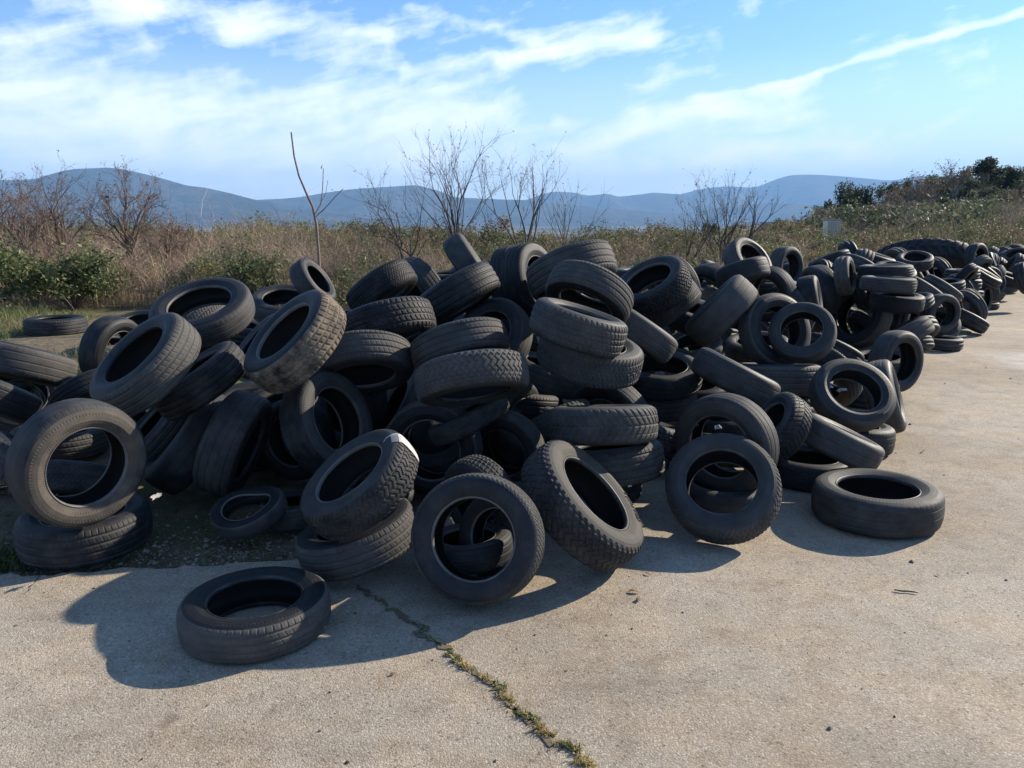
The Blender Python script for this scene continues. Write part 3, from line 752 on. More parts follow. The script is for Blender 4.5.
    ((-3.896, 7.545, 0.386), (0.304, -0.082, 0.949), 4.34, 0.620, 0.33, 'rib', '', 70, 'LG', 'tyre lying behind the open sideways facing tyre on the left'),
    ((-3.341, 4.742, 0.103), (0.033, 0.046, 0.998), 4.38, 0.597, 0.31, 'rib', '', 112, 'LH', 'tyre at the left picture border, half behind the brown dusted upright tyre'),
    ((-2.290, 4.840, 0.312), (-0.623, -0.347, 0.701), 0.04, 0.620, 0.33, 'rib', '', 100, 'LJ', 'shaded tyre wedged between the brown dusted upright tyre and the bald standing one'),
]
FILL = [
    ((0.278, 5.008, 0.285), (0.452, -0.396, -0.799), 0.25, 0.604, 0.29, False, 'block', 0),
    ((0.055, 5.330, 0.378), (0.116, 0.172, 0.978), 1.34, 0.572, 0.33, False, 'rib', 0),
    ((0.264, 5.608, 0.540), (0.300, -0.052, 0.952), 1.28, 0.596, 0.31, False, 'fine', 0),
    ((-1.844, 5.356, 0.261), (0.299, -0.510, 0.806), 1.36, 0.629, 0.35, True, 'rib', 0),
    ((-0.459, 5.126, 0.317), (0.837, -0.438, 0.328), 3.77, 0.625, 0.35, False, 'rib', 0),
    ((-1.118, 5.214, 0.397), (-0.700, -0.685, 0.199), 2.19, 0.625, 0.34, False, 'block', 0),
    ((2.277, 7.065, 0.502), (-0.080, -0.149, 0.986), 2.30, 0.591, 0.31, True, 'slick', 0),
    ((4.823, 10.886, 0.540), (0.082, -0.716, 0.694), 4.27, 0.573, 0.31, True, 'fine', 0),
    ((-2.318, 5.690, 0.837), (0.802, -0.069, -0.593), 4.93, 0.628, 0.36, False, 'fine', 0),
    ((-0.797, 5.415, 0.312), (-0.815, -0.254, 0.521), 2.36, 0.656, 0.29, False, 'block', 0),
    ((4.835, 10.422, 0.242), (-0.675, -0.097, -0.732), 4.44, 0.564, 0.32, True, 'rib', 0),
    ((-3.860, 5.861, 0.303), (0.508, -0.612, 0.606), 5.17, 0.635, 0.35, False, 'fine', 0),
    ((3.999, 8.215, 0.149), (-0.100, -0.082, 0.992), 1.45, 0.621, 0.29, True, 'slick', 0),
    ((-2.765, 4.184, 0.268), (0.601, 0.456, 0.656), 3.17, 0.596, 0.30, False, 'block', 0),
    ((0.918, 5.096, 0.225), (0.282, 0.137, 0.949), 4.56, 0.657, 0.30, False, 'block', 0),
    ((6.108, 11.274, 0.315), (0.425, -0.790, 0.442), 1.99, 0.644, 0.30, True, 'slick', 0),
    ((3.064, 9.112, 0.887), (-0.038, -0.003, 0.999), 3.10, 0.572, 0.30, True, 'slick', 0),
    ((4.212, 11.037, 0.263), (-0.731, -0.071, -0.679), 0.27, 0.589, 0.31, True, 'rib', 0),
    ((1.616, 6.566, 0.196), (-0.108, -0.105, 0.989), 3.33, 0.597, 0.31, True, 'fine', 0),
    ((-2.842, 7.951, 0.548), (0.275, -0.021, 0.961), 5.23, 0.622, 0.30, True, 'fine', 0),
    ((-4.299, 6.417, 0.411), (0.374, 0.002, 0.927), 0.13, 0.621, 0.30, True, 'slick', 0),
    ((7.951, 13.735, 0.134), (-0.029, -0.188, -0.982), 3.08, 0.568, 0.32, True, 'slick', 0),
    ((-0.492, 4.926, 0.226), (-0.188, -0.543, 0.818), 3.76, 0.565, 0.33, False, 'fine', 0),
    ((0.046, 6.494, 0.791), (0.580, -0.254, 0.774), 3.30, 0.617, 0.32, True, 'slick', 0),
    ((0.466, 5.917, 0.329), (-0.758, -0.648, 0.077), 3.54, 0.650, 0.34, True, 'slick', 0),
    ((-1.606, 5.037, 0.285), (0.712, -0.661, 0.235), 3.86, 0.561, 0.32, True, 'fine', 0),
    ((-2.461, 4.080, 0.215), (0.018, -0.510, -0.860), 1.56, 0.583, 0.31, False, 'fine', 0),
    ((3.254, 7.682, 0.365), (-0.449, -0.095, -0.888), 4.22, 0.590, 0.32, True, 'slick', 0),
    ((0.449, 4.432, 0.112), (-0.057, 0.012, 0.998), 1.20, 0.654, 0.30, False, 'rib', 0),
    ((2.843, 9.056, 0.393), (-0.645, -0.312, -0.697), 4.69, 0.622, 0.35, True, 'block', 0),
    ((3.959, 11.577, 0.924), (-0.264, 0.060, 0.963), 6.00, 0.656, 0.35, True, 'rib', 0),
    ((-0.831, 4.118, 0.130), (-0.037, 0.149, 0.988), 2.79, 0.568, 0.34, True, 'fine', 0),
    ((-0.029, 5.093, 0.314), (0.847, -0.495, -0.194), 1.64, 0.616, 0.31, False, 'rib', 0),
    ((-1.855, 5.111, 0.096), (-0.042, -0.031, 0.999), 0.10, 0.572, 0.30, True, 'rib', 0),
    ((5.969, 10.718, 0.247), (-0.109, -0.657, 0.746), 1.55, 0.580, 0.31, True, 'fine', 0),
    ((2.162, 6.131, 0.194), (-0.069, -0.336, -0.939), 1.03, 0.630, 0.33, True, 'block', 0),
    ((5.148, 10.937, 0.239), (-0.487, 0.243, 0.839), 4.33, 0.606, 0.35, True, 'fine', 0),
    ((-4.122, 6.252, 0.290), (0.219, -0.732, 0.645), 0.41, 0.620, 0.36, True, 'rib', 0),
    ((1.322, 4.943, 0.166), (0.078, 0.236, 0.969), 1.21, 0.628, 0.32, True, 'slick', 0),
    ((1.515, 8.426, 0.317), (-0.757, -0.276, 0.592), 3.15, 0.567, 0.34, True, 'slick', 0),
    ((-0.285, 7.446, 1.158), (-0.095, -0.048, 0.994), 3.45, 0.604, 0.34, True, 'rib', 0),
    ((0.073, 3.963, 0.179), (-0.106, 0.346, 0.932), 1.72, 0.573, 0.32, True, 'fine', 0),
    ((2.275, 8.584, 0.338), (0.064, -0.331, -0.942), 3.07, 0.596, 0.32, True, 'rib', 0),
    ((3.271, 6.951, 0.117), (-0.067, -0.085, 0.994), 1.27, 0.568, 0.33, True, 'block', 0),
    ((0.137, 4.949, 0.256), (0.184, -0.383, 0.905), 4.60, 0.562, 0.35, False, 'fine', 0),
    ((10.568, 17.211, 0.141), (0.179, -0.145, 0.973), 1.21, 0.581, 0.29, True, 'fine', 0),
    ((-4.574, 10.078, 0.127), (-0.074, 0.084, 0.994), 2.03, 0.648, 0.30, True, 'block', 0),
    ((6.836, 13.578, 0.792), (-0.698, -0.709, 0.106), 5.87, 0.623, 0.31, True, 'rib', 0),
    ((5.946, 11.988, 0.710), (0.260, 0.122, 0.958), 2.29, 0.588, 0.32, True, 'slick', 0),
    ((3.471, 10.367, 0.256), (-0.191, -0.606, -0.772), 0.00, 0.614, 0.32, True, 'rib', 0),
    ((5.291, 12.839, 0.608), (-0.234, -0.099, 0.967), 0.38, 0.650, 0.31, True, 'rib', 0),
    ((-2.108, 7.945, 0.551), (0.084, 0.136, 0.987), 2.62, 0.604, 0.32, True, 'rib', 0),
    ((-0.548, 7.730, 0.528), (0.095, -0.105, 0.990), 3.78, 0.600, 0.30, True, 'rib', 0),
    ((7.657, 14.313, 0.305), (-0.806, 0.591, 0.026), 5.59, 0.607, 0.31, True, 'block', 0),
    ((-0.994, 8.182, 0.706), (-0.031, 0.119, 0.992), 1.52, 0.582, 0.31, True, 'fine', 0),
    ((3.475, 12.252, 0.869), (-0.198, 0.256, 0.946), 5.79, 0.629, 0.33, True, 'slick', 0),
    ((-0.332, 8.269, 0.833), (-0.030, 0.045, 0.999), 0.64, 0.614, 0.31, True, 'block', 0),
    ((-3.888, 8.053, 0.149), (0.154, 0.154, 0.976), 2.49, 0.629, 0.29, True, 'block', 0),
    ((11.408, 18.753, 0.464), (-0.024, -0.330, 0.944), 4.91, 0.587, 0.35, True, 'rib', 0),
    ((-1.950, 6.352, 0.208), (-0.016, -0.347, 0.938), 3.93, 0.655, 0.34, True, 'fine', 0),
    ((-2.961, 6.946, 0.282), (0.074, -0.662, 0.746), 3.18, 0.643, 0.35, True, 'slick', 0),
    ((8.338, 14.917, 0.219), (0.444, 0.107, 0.890), 4.77, 0.606, 0.35, True, 'rib', 0),
    ((1.752, 8.811, 0.185), (0.316, 0.138, 0.939), 5.17, 0.599, 0.33, True, 'slick', 0),
    ((6.503, 12.326, 0.465), (-0.233, 0.075, 0.970), 2.44, 0.602, 0.33, True, 'fine', 0),
    ((4.499, 12.388, 0.511), (-0.014, 0.032, 0.999), 5.95, 0.582, 0.30, True, 'rib', 0),
    ((-3.717, 9.215, 0.324), (0.883, 0.383, -0.270), 5.52, 0.639, 0.30, True, 'fine', 0),
    ((1.023, 7.270, 0.373), (-0.020, 0.995, 0.097), 2.63, 0.623, 0.31, True, 'block', 0),
    ((5.772, 13.240, 0.632), (0.625, 0.780, -0.016), 2.27, 0.602, 0.34, True, 'fine', 0),
    ((12.225, 19.949, 0.594), (0.417, -0.030, 0.908), 0.38, 0.629, 0.35, True, 'slick', 0),
    ((-0.769, 6.064, 0.262), (0.643, -0.169, 0.747), 1.44, 0.617, 0.30, True, 'fine', 0),
    ((11.762, 19.835, 0.221), (0.018, -0.332, 0.943), 0.39, 0.638, 0.34, True, 'fine', 0),
    ((6.840, 13.704, 0.379), (-0.235, -0.330, 0.914), 2.78, 0.629, 0.29, True, 'slick', 0),
    ((5.553, 11.641, 0.398), (0.096, -0.571, 0.815), 0.16, 0.614, 0.31, True, 'block', 0),
    ((7.360, 14.470, 0.446), (-0.160, -0.933, 0.322), 5.77, 0.622, 0.32, True, 'rib', 0),
    ((-3.638, 9.864, 0.148), (0.195, -0.126, 0.973), 0.84, 0.594, 0.31, True, 'slick', 0),
    ((2.172, 9.500, 0.906), (-0.023, -0.265, 0.964), 5.97, 0.582, 0.32, True, 'fine', 0),
    ((8.775, 14.706, 0.413), (-0.118, -0.204, 0.972), 0.71, 0.582, 0.31, True, 'slick', 0),
    ((-1.617, 8.387, 0.179), (0.285, 0.035, 0.958), 5.03, 0.642, 0.32, True, 'fine', 0),
    ((-2.215, 7.903, 0.293), (0.420, 0.095, 0.903), 0.12, 0.609, 0.33, True, 'rib', 0),
    ((-1.139, 7.911, 0.302), (-0.163, -0.073, 0.984), 5.84, 0.635, 0.31, True, 'rib', 0),
    ((0.567, 6.399, 0.935), (-0.448, -0.278, 0.849), 4.30, 0.631, 0.30, True, 'rib', 0),
    ((1.612, 8.976, 0.517), (0.222, 0.330, 0.917), 3.02, 0.652, 0.32, True, 'fine', 0),
    ((0.285, 7.562, 0.801), (-0.927, 0.330, -0.178), 1.56, 0.634, 0.30, True, 'slick', 0),
    ((-2.725, 5.684, 0.311), (0.295, 0.949, 0.107), 5.96, 0.611, 0.31, True, 'block', 0),
    ((8.977, 16.437, 0.595), (-0.145, 0.877, -0.457), 0.45, 0.621, 0.30, True, 'block', 0),
    ((-0.207, 5.992, 0.397), (0.687, -0.698, 0.201), 1.16, 0.632, 0.34, True, 'slick', 0),
    ((3.580, 11.064, 0.513), (-0.085, 0.108, 0.990), 2.54, 0.647, 0.34, True, 'fine', 0),
    ((2.541, 9.620, 0.645), (-0.050, 0.171, 0.984), 4.48, 0.636, 0.30, True, 'slick', 0),
    ((0.801, 6.492, 0.664), (-0.117, 0.504, 0.856), 1.19, 0.602, 0.35, True, 'slick', 0),
    ((7.656, 14.931, 0.337), (0.081, 0.220, 0.972), 2.67, 0.592, 0.31, True, 'fine', 0),
    ((12.105, 18.422, 0.423), (0.807, -0.581, -0.107), 2.43, 0.608, 0.34, True, 'fine', 0),
    ((1.426, 8.288, 0.707), (-0.110, 0.008, 0.994), 4.95, 0.587, 0.29, True, 'slick', 0),
    ((-0.455, 6.578, 0.969), (0.627, -0.459, -0.629), 2.11, 0.627, 0.31, True, 'slick', 0),
    ((0.918, 6.210, 0.329), (0.205, -0.908, 0.365), 0.42, 0.604, 0.35, True, 'fine', 0),
    ((3.005, 8.377, 0.241), (-0.113, -0.129, 0.985), 2.30, 0.597, 0.30, True, 'fine', 0),
    ((6.555, 12.654, 0.291), (0.170, 0.737, -0.654), 3.15, 0.651, 0.29, True, 'block', 0),
    ((12.128, 19.200, 0.335), (0.749, -0.622, -0.227), 3.50, 0.616, 0.31, True, 'block', 0),
    ((1.796, 9.158, 0.809), (0.766, -0.037, 0.641), 3.56, 0.632, 0.30, True, 'slick', 0),
    ((3.337, 8.780, 0.537), (-0.911, 0.226, 0.345), 5.05, 0.605, 0.29, True, 'block', 0),
    ((-0.644, 5.998, 0.868), (-0.156, 0.320, -0.935), 1.99, 0.605, 0.33, True, 'fine', 0),
    ((-0.799, 6.844, 0.520), (0.021, -0.143, 0.989), 5.57, 0.598, 0.30, True, 'block', 0),
    ((12.185, 19.732, 0.565), (0.767, -0.232, -0.599), 6.03, 0.594, 0.31, True, 'fine', 0),
    ((3.300, 9.574, 0.724), (0.008, -0.403, 0.915), 0.87, 0.609, 0.34, True, 'rib', 0),
    ((10.819, 18.110, 0.326), (-0.989, -0.133, 0.069), 2.97, 0.642, 0.35, True, 'block', 0),
    ((6.692, 13.149, 0.438), (0.002, 0.542, 0.840), 2.98, 0.581, 0.34, True, 'slick', 0),
    ((10.182, 16.528, 0.758), (0.777, -0.500, 0.382), 0.82, 0.537, 0.36, True, 'block', 1),
    ((7.134, 12.704, 0.622), (-0.170, -0.058, 0.984), 3.23, 0.563, 0.29, True, 'fine', 1),
    ((4.798, 9.149, 0.174), (0.182, -0.422, -0.888), 2.15, 0.500, 0.31, True, 'rib', 1),
    ((4.479, 8.686, 0.381), (-0.470, 0.330, 0.819), 5.13, 0.604, 0.35, True, 'block', 1),
    ((4.952, 9.392, 0.311), (0.236, -0.586, -0.775), 4.93, 0.569, 0.35, True, 'fine', 1),
    ((9.061, 14.846, 0.669), (-0.614, 0.164, -0.772), 0.08, 0.639, 0.33, True, 'rib', 1),
    ((4.347, 10.965, 0.890), (-0.941, -0.171, 0.292), 6.00, 0.512, 0.35, True, 'block', 1),
    ((9.978, 16.112, 0.404), (-0.013, -0.958, 0.287), 4.26, 0.567, 0.32, True, 'fine', 1),
    ((9.728, 15.761, 0.574), (-0.561, 0.128, 0.817), 4.12, 0.584, 0.35, True, 'rib', 1),
    ((5.147, 10.460, 0.953), (-0.034, -0.415, 0.909), 1.19, 0.551, 0.35, True, 'block', 1),
    ((7.629, 13.185, 0.539), (-0.807, -0.173, -0.564), 0.22, 0.529, 0.36, True, 'fine', 1),
    ((4.897, 11.016, 1.007), (-0.482, -0.140, -0.865), 0.44, 0.576, 0.36, True, 'slick', 1),
    ((5.172, 9.923, 0.625), (-0.306, -0.001, 0.952), 1.14, 0.506, 0.30, True, 'rib', 1),
    ((8.804, 14.685, 0.799), (0.414, -0.707, -0.573), 5.27, 0.543, 0.32, True, 'block', 1),
    ((7.558, 12.950, 0.754), (0.558, -0.590, -0.584), 5.18, 0.504, 0.29, True, 'rib', 1),
    ((14.025, 21.716, 0.748), (-0.774, -0.588, -0.235), 0.04, 0.641, 0.33, True, 'slick', 1),
    ((13.343, 21.111, 0.732), (-0.827, -0.292, -0.480), 0.38, 0.604, 0.36, True, 'rib', 1),
    ((9.425, 15.324, 0.284), (-0.965, -0.163, -0.203), 5.85, 0.554, 0.31, True, 'fine', 1),
    ((11.116, 18.178, 0.829), (-0.746, 0.460, 0.481), 0.10, 0.557, 0.36, True, 'block', 1),
    ((10.700, 17.505, 0.690), (-0.957, 0.022, 0.288), 5.85, 0.605, 0.32, True, 'slick', 1),
    ((9.351, 15.298, 0.507), (0.156, -0.960, -0.234), 1.66, 0.628, 0.33, True, 'rib', 1),
    ((7.403, 12.528, 0.303), (-0.982, -0.157, -0.106), 3.67, 0.593, 0.36, True, 'slick', 1),
]

HEAP = 'tyres dumped in the long heap'
for (c, nr, spin, D, w, tr, fl, M, idn, label) in TYRES:
    alone = idn in ('front', 'right', 'backflat')
    big = idn == 'giant'
    make_tyre(c, nr, spin, D, w, tr, fl, label, 'tractor tyre' if big else 'tyre', None if (alone or big) else HEAP,
              'tractor_tyre' if big else 'used_tyre', whole=(M < 47 and not big))
for (c, nr, spin, D, w, deep, tr, far) in FILL:
    make_tyre(c, nr, spin, D, w, tr, '', 'small looking dark tyre packed into the far bank of the heap' if far else 'dark tyre deep inside the heap, mostly hidden behind the tyres in front of it', 'tyre',
              'tyres packed into the far bank' if far else 'tyres buried inside the heap', whole=deep or far)

# ------------------------------------------------------------------ vegetation
def rot_between(d):
    """orthonormal pairs for an array of directions"""
    ref = np.where(np.abs(d[:, 2:3]) < .9, np.array([[0, 0, 1.0]]), np.array([[1.0, 0, 0]]))
    a = np.cross(d, ref); a /= np.linalg.norm(a, axis=1)[:, None]
    return a, np.cross(d, a)


def blades(base, h, wid, lean, col, r_):
    """curved tapered strips: base n x 3, heights, widths, lean vectors n x 2, tints n x 3"""
    n_ = len(base)
    ang = r_.uniform(0, math.pi, n_)
    side = np.stack([np.cos(ang), np.sin(ang), np.zeros(n_)], 1)
    vs = []
    for t, wf in ((0, 1.0), (.45, .8), (.8, .5), (1.0, .12)):
        p = base + np.stack([lean[:, 0] * t * t, lean[:, 1] * t * t, h * t * (1 - .12 * t)], 1)
        vs += [p - side * (wid * wf / 2)[:, None], p + side * (wid * wf / 2)[:, None]]
    v = np.stack(vs, 1).reshape(-1, 3)
    i = np.arange(n_)[:, None] * 8
    q = np.concatenate([i + np.array([[0, 1, 3, 2]]), i + np.array([[2, 3, 5, 4]]), i + np.array([[4, 5, 7, 6]])])
    return v, q, np.repeat(col, 8, axis=0)


def twigs(base, h, r_, col, wid, spread=.8, branches=5):
    """scrubby stems with side twigs, as thin strips"""
    n_ = len(base)
    V, Q, T = [], [], []
    k = 0
    lean = r_.normal(size=(n_, 2)) * (h * spread * .35)[:, None]
    v, q, t = blades(base, h, wid, lean, col, r_)
    V.append(v); Q.append(q); T.append(t); k += len(v)
    for b in range(branches):
        f = r_.uniform(.25, .9, n_)
        p = base + np.stack([lean[:, 0] * f * f, lean[:, 1] * f * f, h * f * (1 - .12 * f)], 1)
        l2 = r_.normal(size=(n_, 2)) * (h * spread * .45)[:, None]
        v, q, t = blades(p, h * r_.uniform(.15, .5, n_), wid * .7, l2, col * r_.uniform(.8, 1.2, (n_, 1)), r_)
        V.append(v); Q.append(q + k); T.append(t); k += len(v)
    return np.concatenate(V), np.concatenate(Q), np.concatenate(T)


PAL_DRY = np.array([[.29, .215, .135], [.24, .175, .115], [.34, .255, .16], [.19, .14, .095], [.26, .19, .13], [.19, .165, .09], [.37, .29, .185]])
PAL_TWIG = np.array([[.17, .12, .09], [.22, .15, .115], [.13, .10, .08], [.25, .18, .14]])
PAL_OLIVE = np.array([[.135, .135, .060], [.105, .115, .050], [.175, .160, .075], [.090, .095, .045]])
PAL_GREEN = np.array([[.060, .085, .032], [.080, .108, .038], [.105, .128, .048], [.050, .068, .030]])


def pick(pal, n_, r_, j=.18):
    return pal[r_.integers(0, len(pal), n_)] * (1 + r_.normal(size=(n_, 1)) * j).clip(.5, 1.6)


def heap_back(x):
    """y behind which the weeds begin"""
    return np.interp(x, [-12, -5, -3.4, -2, -1, .6, 2.2, 3.6, 6, 9, 12, 20], [10.6, 10.5, 9.9, 9.2, 8.8, 8.8, 9.3, 11.3, 14.2, 17.5, 19.5, 24])


def scatter(n_, ymin, ymax, xl, xr, r_, power=1.0):
    """points in the wedge in view (a little wider)"""
    y = ymin + (ymax - ymin) * r_.random(n_) ** power
    x = y * (xl + (xr - xl) * r_.random(n_))
    return x, y


def clump(x, y, s, seed):
    r2 = np.random.default_rng(seed)
    ph = r2.uniform(0, 6, 8); k = r2.normal(size=(8, 2)) * s
    return sum(np.sin(x * k[i, 0] + y * k[i, 1] + ph[i]) for i in range(8)) / 2.8


r1 = np.random.default_rng(21)
# tall dry grass and dead stalks
V, Q, T, K = [], [], [], 0
def push(v, q, t):
    global K
    V.append(v); Q.append(q + K); T.append(t); K += len(v)
def flush(name, label, cat, mat):
    global V, Q, T, K
    o = obj(name, mesh_np(name, np.concatenate(V), np.concatenate(Q), mat, False, np.concatenate(T)))
    V, Q, T, K = [], [], [], 0
    return tag(o, label, cat, None, 'stuff')


def veg_height(x, y):
    """how tall the brush stands: lower in the middle, a little higher on the left"""
    return .74 + .12 * sstep(-2, -7, x) + .05 * sstep(3, 12, x) + .26 * clump(x, y, .9, 3)


SHRUB_AT = np.array([((px_ - 512) / F * (Y_ * math.cos(TH) + .2), Y_, r_) for px_, Y_, r_ in ((12, 10, .9), (52, 10.5, .8), (182, 11.2, .6), (240, 10.6, .65), (262, 11.2, .5), (345, 11.6, .45), (395, 10.8, .7), (440, 11.4, .6), (580, 11.2, .7), (612, 11.8, .7), (645, 13, .8), (688, 12.6, .7))])
def clear_of_shrubs(x, y):
    ok = np.ones(len(x), bool)
    for sx_, sy_, sr_ in SHRUB_AT:
        ok &= ~((np.abs(x - sx_ * y / sy_) < sr_ * .55) & (y < sy_ + .2))
    return ok


for (y0, y1, n_, wm) in ((8.0, 13, 9000, .006), (12, 20, 7500, .009), (19, 45, 7500, .016)):
    x, y = scatter(n_, y0, y1, -.80, .80, r1)
    ok = (y > heap_back(x) + .2) & (r1.random(n_) < .35 + .65 * (clump(x, y, 1.4, 5) > -.35)) & (y < 46 + np.maximum(0, x) * .9)
    bare = (x < -3.2) & (y < 9.9 + .5 * clump(x, y, 1, 8))                 # open grass round the lone tyre at the back
    ok &= ~bare & (clear_of_shrubs(x, y) | (r1.random(n_) < .6))
    x, y = x[ok], y[ok]; m = len(x)
    h = np.clip(veg_height(x, y) * r1.uniform(.2, .85, m) * (1 + .35 * clump(x, y, 3.2, 33)), .15, 1.7)
    col = pick(PAL_DRY, m, r1)
    az_ = x / y
    ol = clump(x, y, .7, 9) + 1.2 * sstep(-.40, -.10, az_) - .25 > 0
    col = np.where((ol & (r1.random(m) < .68))[:, None], pick(PAL_OLIVE, m, r1) * 1.15, col)
    col = col * np.where(az_ > -.25, .80, 1.15)[:, None] * (1 + .38 * clump(x, y, 2.1, 61))[:, None].clip(.5, 1.6)
    wid = wm * r1.uniform(.6, 1.5, m)
    push(*blades(np.stack([x, y, gh(x, y) - .02], 1), h, wid, r1.normal(size=(m, 2)) * (h * .28)[:, None], col, r1))
flush('dry_grass', 'tall dry tan grass and dead stalks growing behind the heap of tyres', 'dry grass', M_BLADE)

for (y0, y1, n_, wm) in ((8.6, 13, 8200, .006), (12, 20, 8200, .009), (19, 46, 6800, .017)):
    x, y = scatter(n_, y0, y1, -.80, .80, r1)
    ok = (y > heap_back(x) + .6) & ~((x < -3.2) & (y < 10.6)) & (clump(x, y, .8, 15) > -.6) & (clear_of_shrubs(x, y) | (r1.random(n_) < .5)) & (y < 46 + np.maximum(0, x) * .9)
    x, y = x[ok], y[ok]; m = len(x)
    h = np.clip(veg_height(x, y) * r1.uniform(.5, 1.25, m) * (1 + .25 * clump(x, y, 2.5, 34)), .3, 2.0)
    push(*twigs(np.stack([x, y, gh(x, y) - .02], 1), h, r1, pick(PAL_TWIG, m, r1) * np.where(x / y > -.25, 1.25, 1.7)[:, None] * (1 + .45 * clump(x, y, 2.4, 62))[:, None].clip(.4, 1.7), wm * r1.uniform(.7, 1.3, m)))
flush('bramble_scrub', 'tangled brown brambles and leafless twigs among the dry grass', 'brambles', M_BLADE)


def leaf_quads(c, size, r_, col, out=None):
    """small leaf faces with random facing, at points c"""
    n_ = len(c)
    d = r_.normal(size=(n_, 3)); d[:, 2] = np.abs(d[:, 2]) * .8 + .2
    if out is not None: d = d * .8 + out
    d /= np.linalg.norm(d, axis=1)[:, None]
    a, b = rot_between(d)
    th = r_.uniform(0, 6.3, n_)[:, None]
    u = a * np.cos(th) + b * np.sin(th); w_ = np.cross(d, u)
    s = (size * r_.uniform(.6, 1.35, n_))[:, None]
    v = np.stack([c - u * s, c - w_ * s * .45 + d * s * .1, c + u * s, c + w_ * s * .45 + d * s * .1], 1).reshape(-1, 3)
    q = np.arange(n_ * 4).reshape(-1, 4)
    return v, q, np.repeat(col, 4, axis=0)


def crown_points(n_, rx, ry, rz, r_, lumps=9, hole=.55):
    """points in uneven clumps spread through a crown's volume"""
    cc = r_.normal(size=(lumps, 3)); cc /= np.linalg.norm(cc, axis=1)[:, None]
    cc *= r_.uniform(.25, .85, (lumps, 1)); cc[:, 2] = np.abs(cc[:, 2]) * 1.1 - .25
    rad = r_.uniform(.28, .5, lumps) * (9 / max(9, lumps)) ** .4
    k = r_.integers(0, lumps, n_)
    d = r_.normal(size=(n_, 3)); d /= np.linalg.norm(d, axis=1)[:, None]
    p = cc[k] + d * (rad[k] * r_.uniform(hole, 1.05, n_))[:, None]
    return p * np.array([rx, ry, rz]), d


def green_shrub(x, y, rx, rz, nleaf, size, pal, label, name='evergreen_shrub', cat='shrub', group='shrubs among the dry grass', seed=0, ry=None):
    r_ = np.random.default_rng(seed)
    z = float(gh(x, y))
    root = empty(name, (x, y, z))
    p, d = crown_points(nleaf, rx, ry or rx * .8, rz, r_, 26, .05)
    p *= np.exp(r_.normal(size=(len(p), 1)) * .20)
    p[:, 2] *= 1 + .35 * np.sin(p[:, 0] * 5 / rx + seed) * np.sin(p[:, 1] * 3 / rx)
    p[:, 2] += rz * .62
    p = p[p[:, 2] > .02]; d = d[:len(p)]
    v, q, t = leaf_quads(p, np.full(len(p), size), r_, pick(pal, len(p), r_, .25), None)
    obj('foliage', mesh_np('foliage', v, q, M_LEAF, False, t), root)
    b = MB()
    for k in range(22):
        e = p[r_.integers(len(p))] * np.array([1, 1, 1.12]) * r_.uniform(.8, 1.2)
        pts = np.array([[0, 0, -.05], e * .4 + r_.normal(size=3) * .05, e])
        b.tube(pts, [.010 + size * .1, .006 + size * .06, .002], 4, (.16, .125, .10))
    obj('stem', b.mesh('stem', M_BARK), root)
    return tag(root, label, cat, group)


# low leafy weeds and bushes grown together, one mass
for (y0, y1, n_, ls) in ((9.5, 16, 640, .020), (15, 26, 760, .030), (25, 48, 1100, .05), (46, 75, 300, .08)):
    x, y = scatter(n_, y0, y1, -.78, .80, r1)
    ok = (y > heap_back(x) + 1.0) & ~((x < -3.2) & (y < 11.2)) & (r1.random(n_) < np.where(x / y > -.25, 1.0, .9))
    if y0 > 40: ok &= x / y > .25
    for a_, b_ in zip(x[ok], y[ok]):
        rr_ = r1.uniform(.25, .75) * (1 + (y0 > 20) * .8); hz_ = float(veg_height(np.array(a_), np.array(b_))) * r1.uniform(.32, .62) * (1 + (y0 > 20) * .62)
        nl = int(r1.uniform(150, 420))
        p_, d_ = crown_points(nl, rr_, rr_, hz_, r1, 7, .2)
        p_ += np.array([a_, b_, float(gh(a_, b_)) + hz_ * .8])
        u_ = r1.random()
        pal_ = PAL_OLIVE * r1.uniform(.8, 1.5) if u_ < .6 else (PAL_GREEN * r1.uniform(.8, 1.3) if u_ < .8 else PAL_DRY * .8)
        push(*leaf_quads(p_, np.full(nl, ls), r1, pick(pal_ * (.85 if a_ / b_ > -.2 else 1.1), nl, r1, .3)))
flush('wild_undergrowth', 'olive and brown leafy weeds grown together behind the heap of tyres', 'undergrowth', M_LEAF)


# ---- leafless trees
def branch(b, p, d, L, r0, r_, depth, up=.25, col=(.16, .125, .10), wig=.16, kids=(2, 4), ang=.6, shrink=.62):
    nseg = 5
    pts = [p]; dd = d.copy()
    for s in range(nseg):
        dd = dd + r_.normal(size=3) * wig / 2 + np.array([0, 0, up * .12])
        dd /= np.linalg.norm(dd)
        pts.append(pts[-1] + dd * L / nseg)
    pts = np.array(pts)
    r_end = r0 * (.5 if depth else .25)
    b.tube(pts, np.linspace(r0, r_end, nseg + 1), 5 if depth > 1 else 3, np.array(col) * r_.uniform(.8, 1.25))
    if depth == 0: return
    for k in range(r_.integers(*kids) + 1):
        f = r_.uniform(.3, 1.0) if k else 1.0
        j = min(nseg - 1, int(f * nseg)); q = pts[j] + (pts[j + 1] - pts[j]) * (f * nseg - j if f < 1 else 1)
        a = r_.normal(size=3); a -= dd * (a @ dd); a /= np.linalg.norm(a) + 1e-9
        an = ang * r_.uniform(.5, 1.25)
        nd = dd * math.cos(an) + a * math.sin(an); nd[2] += up * .5; nd /= np.linalg.norm(nd)
        branch(b, q, nd, L * shrink * r_.uniform(.7, 1.15), max(.0022, r_end * r_.uniform(.6, .95)), r_, depth - 1, up, col, wig, kids, ang, shrink)


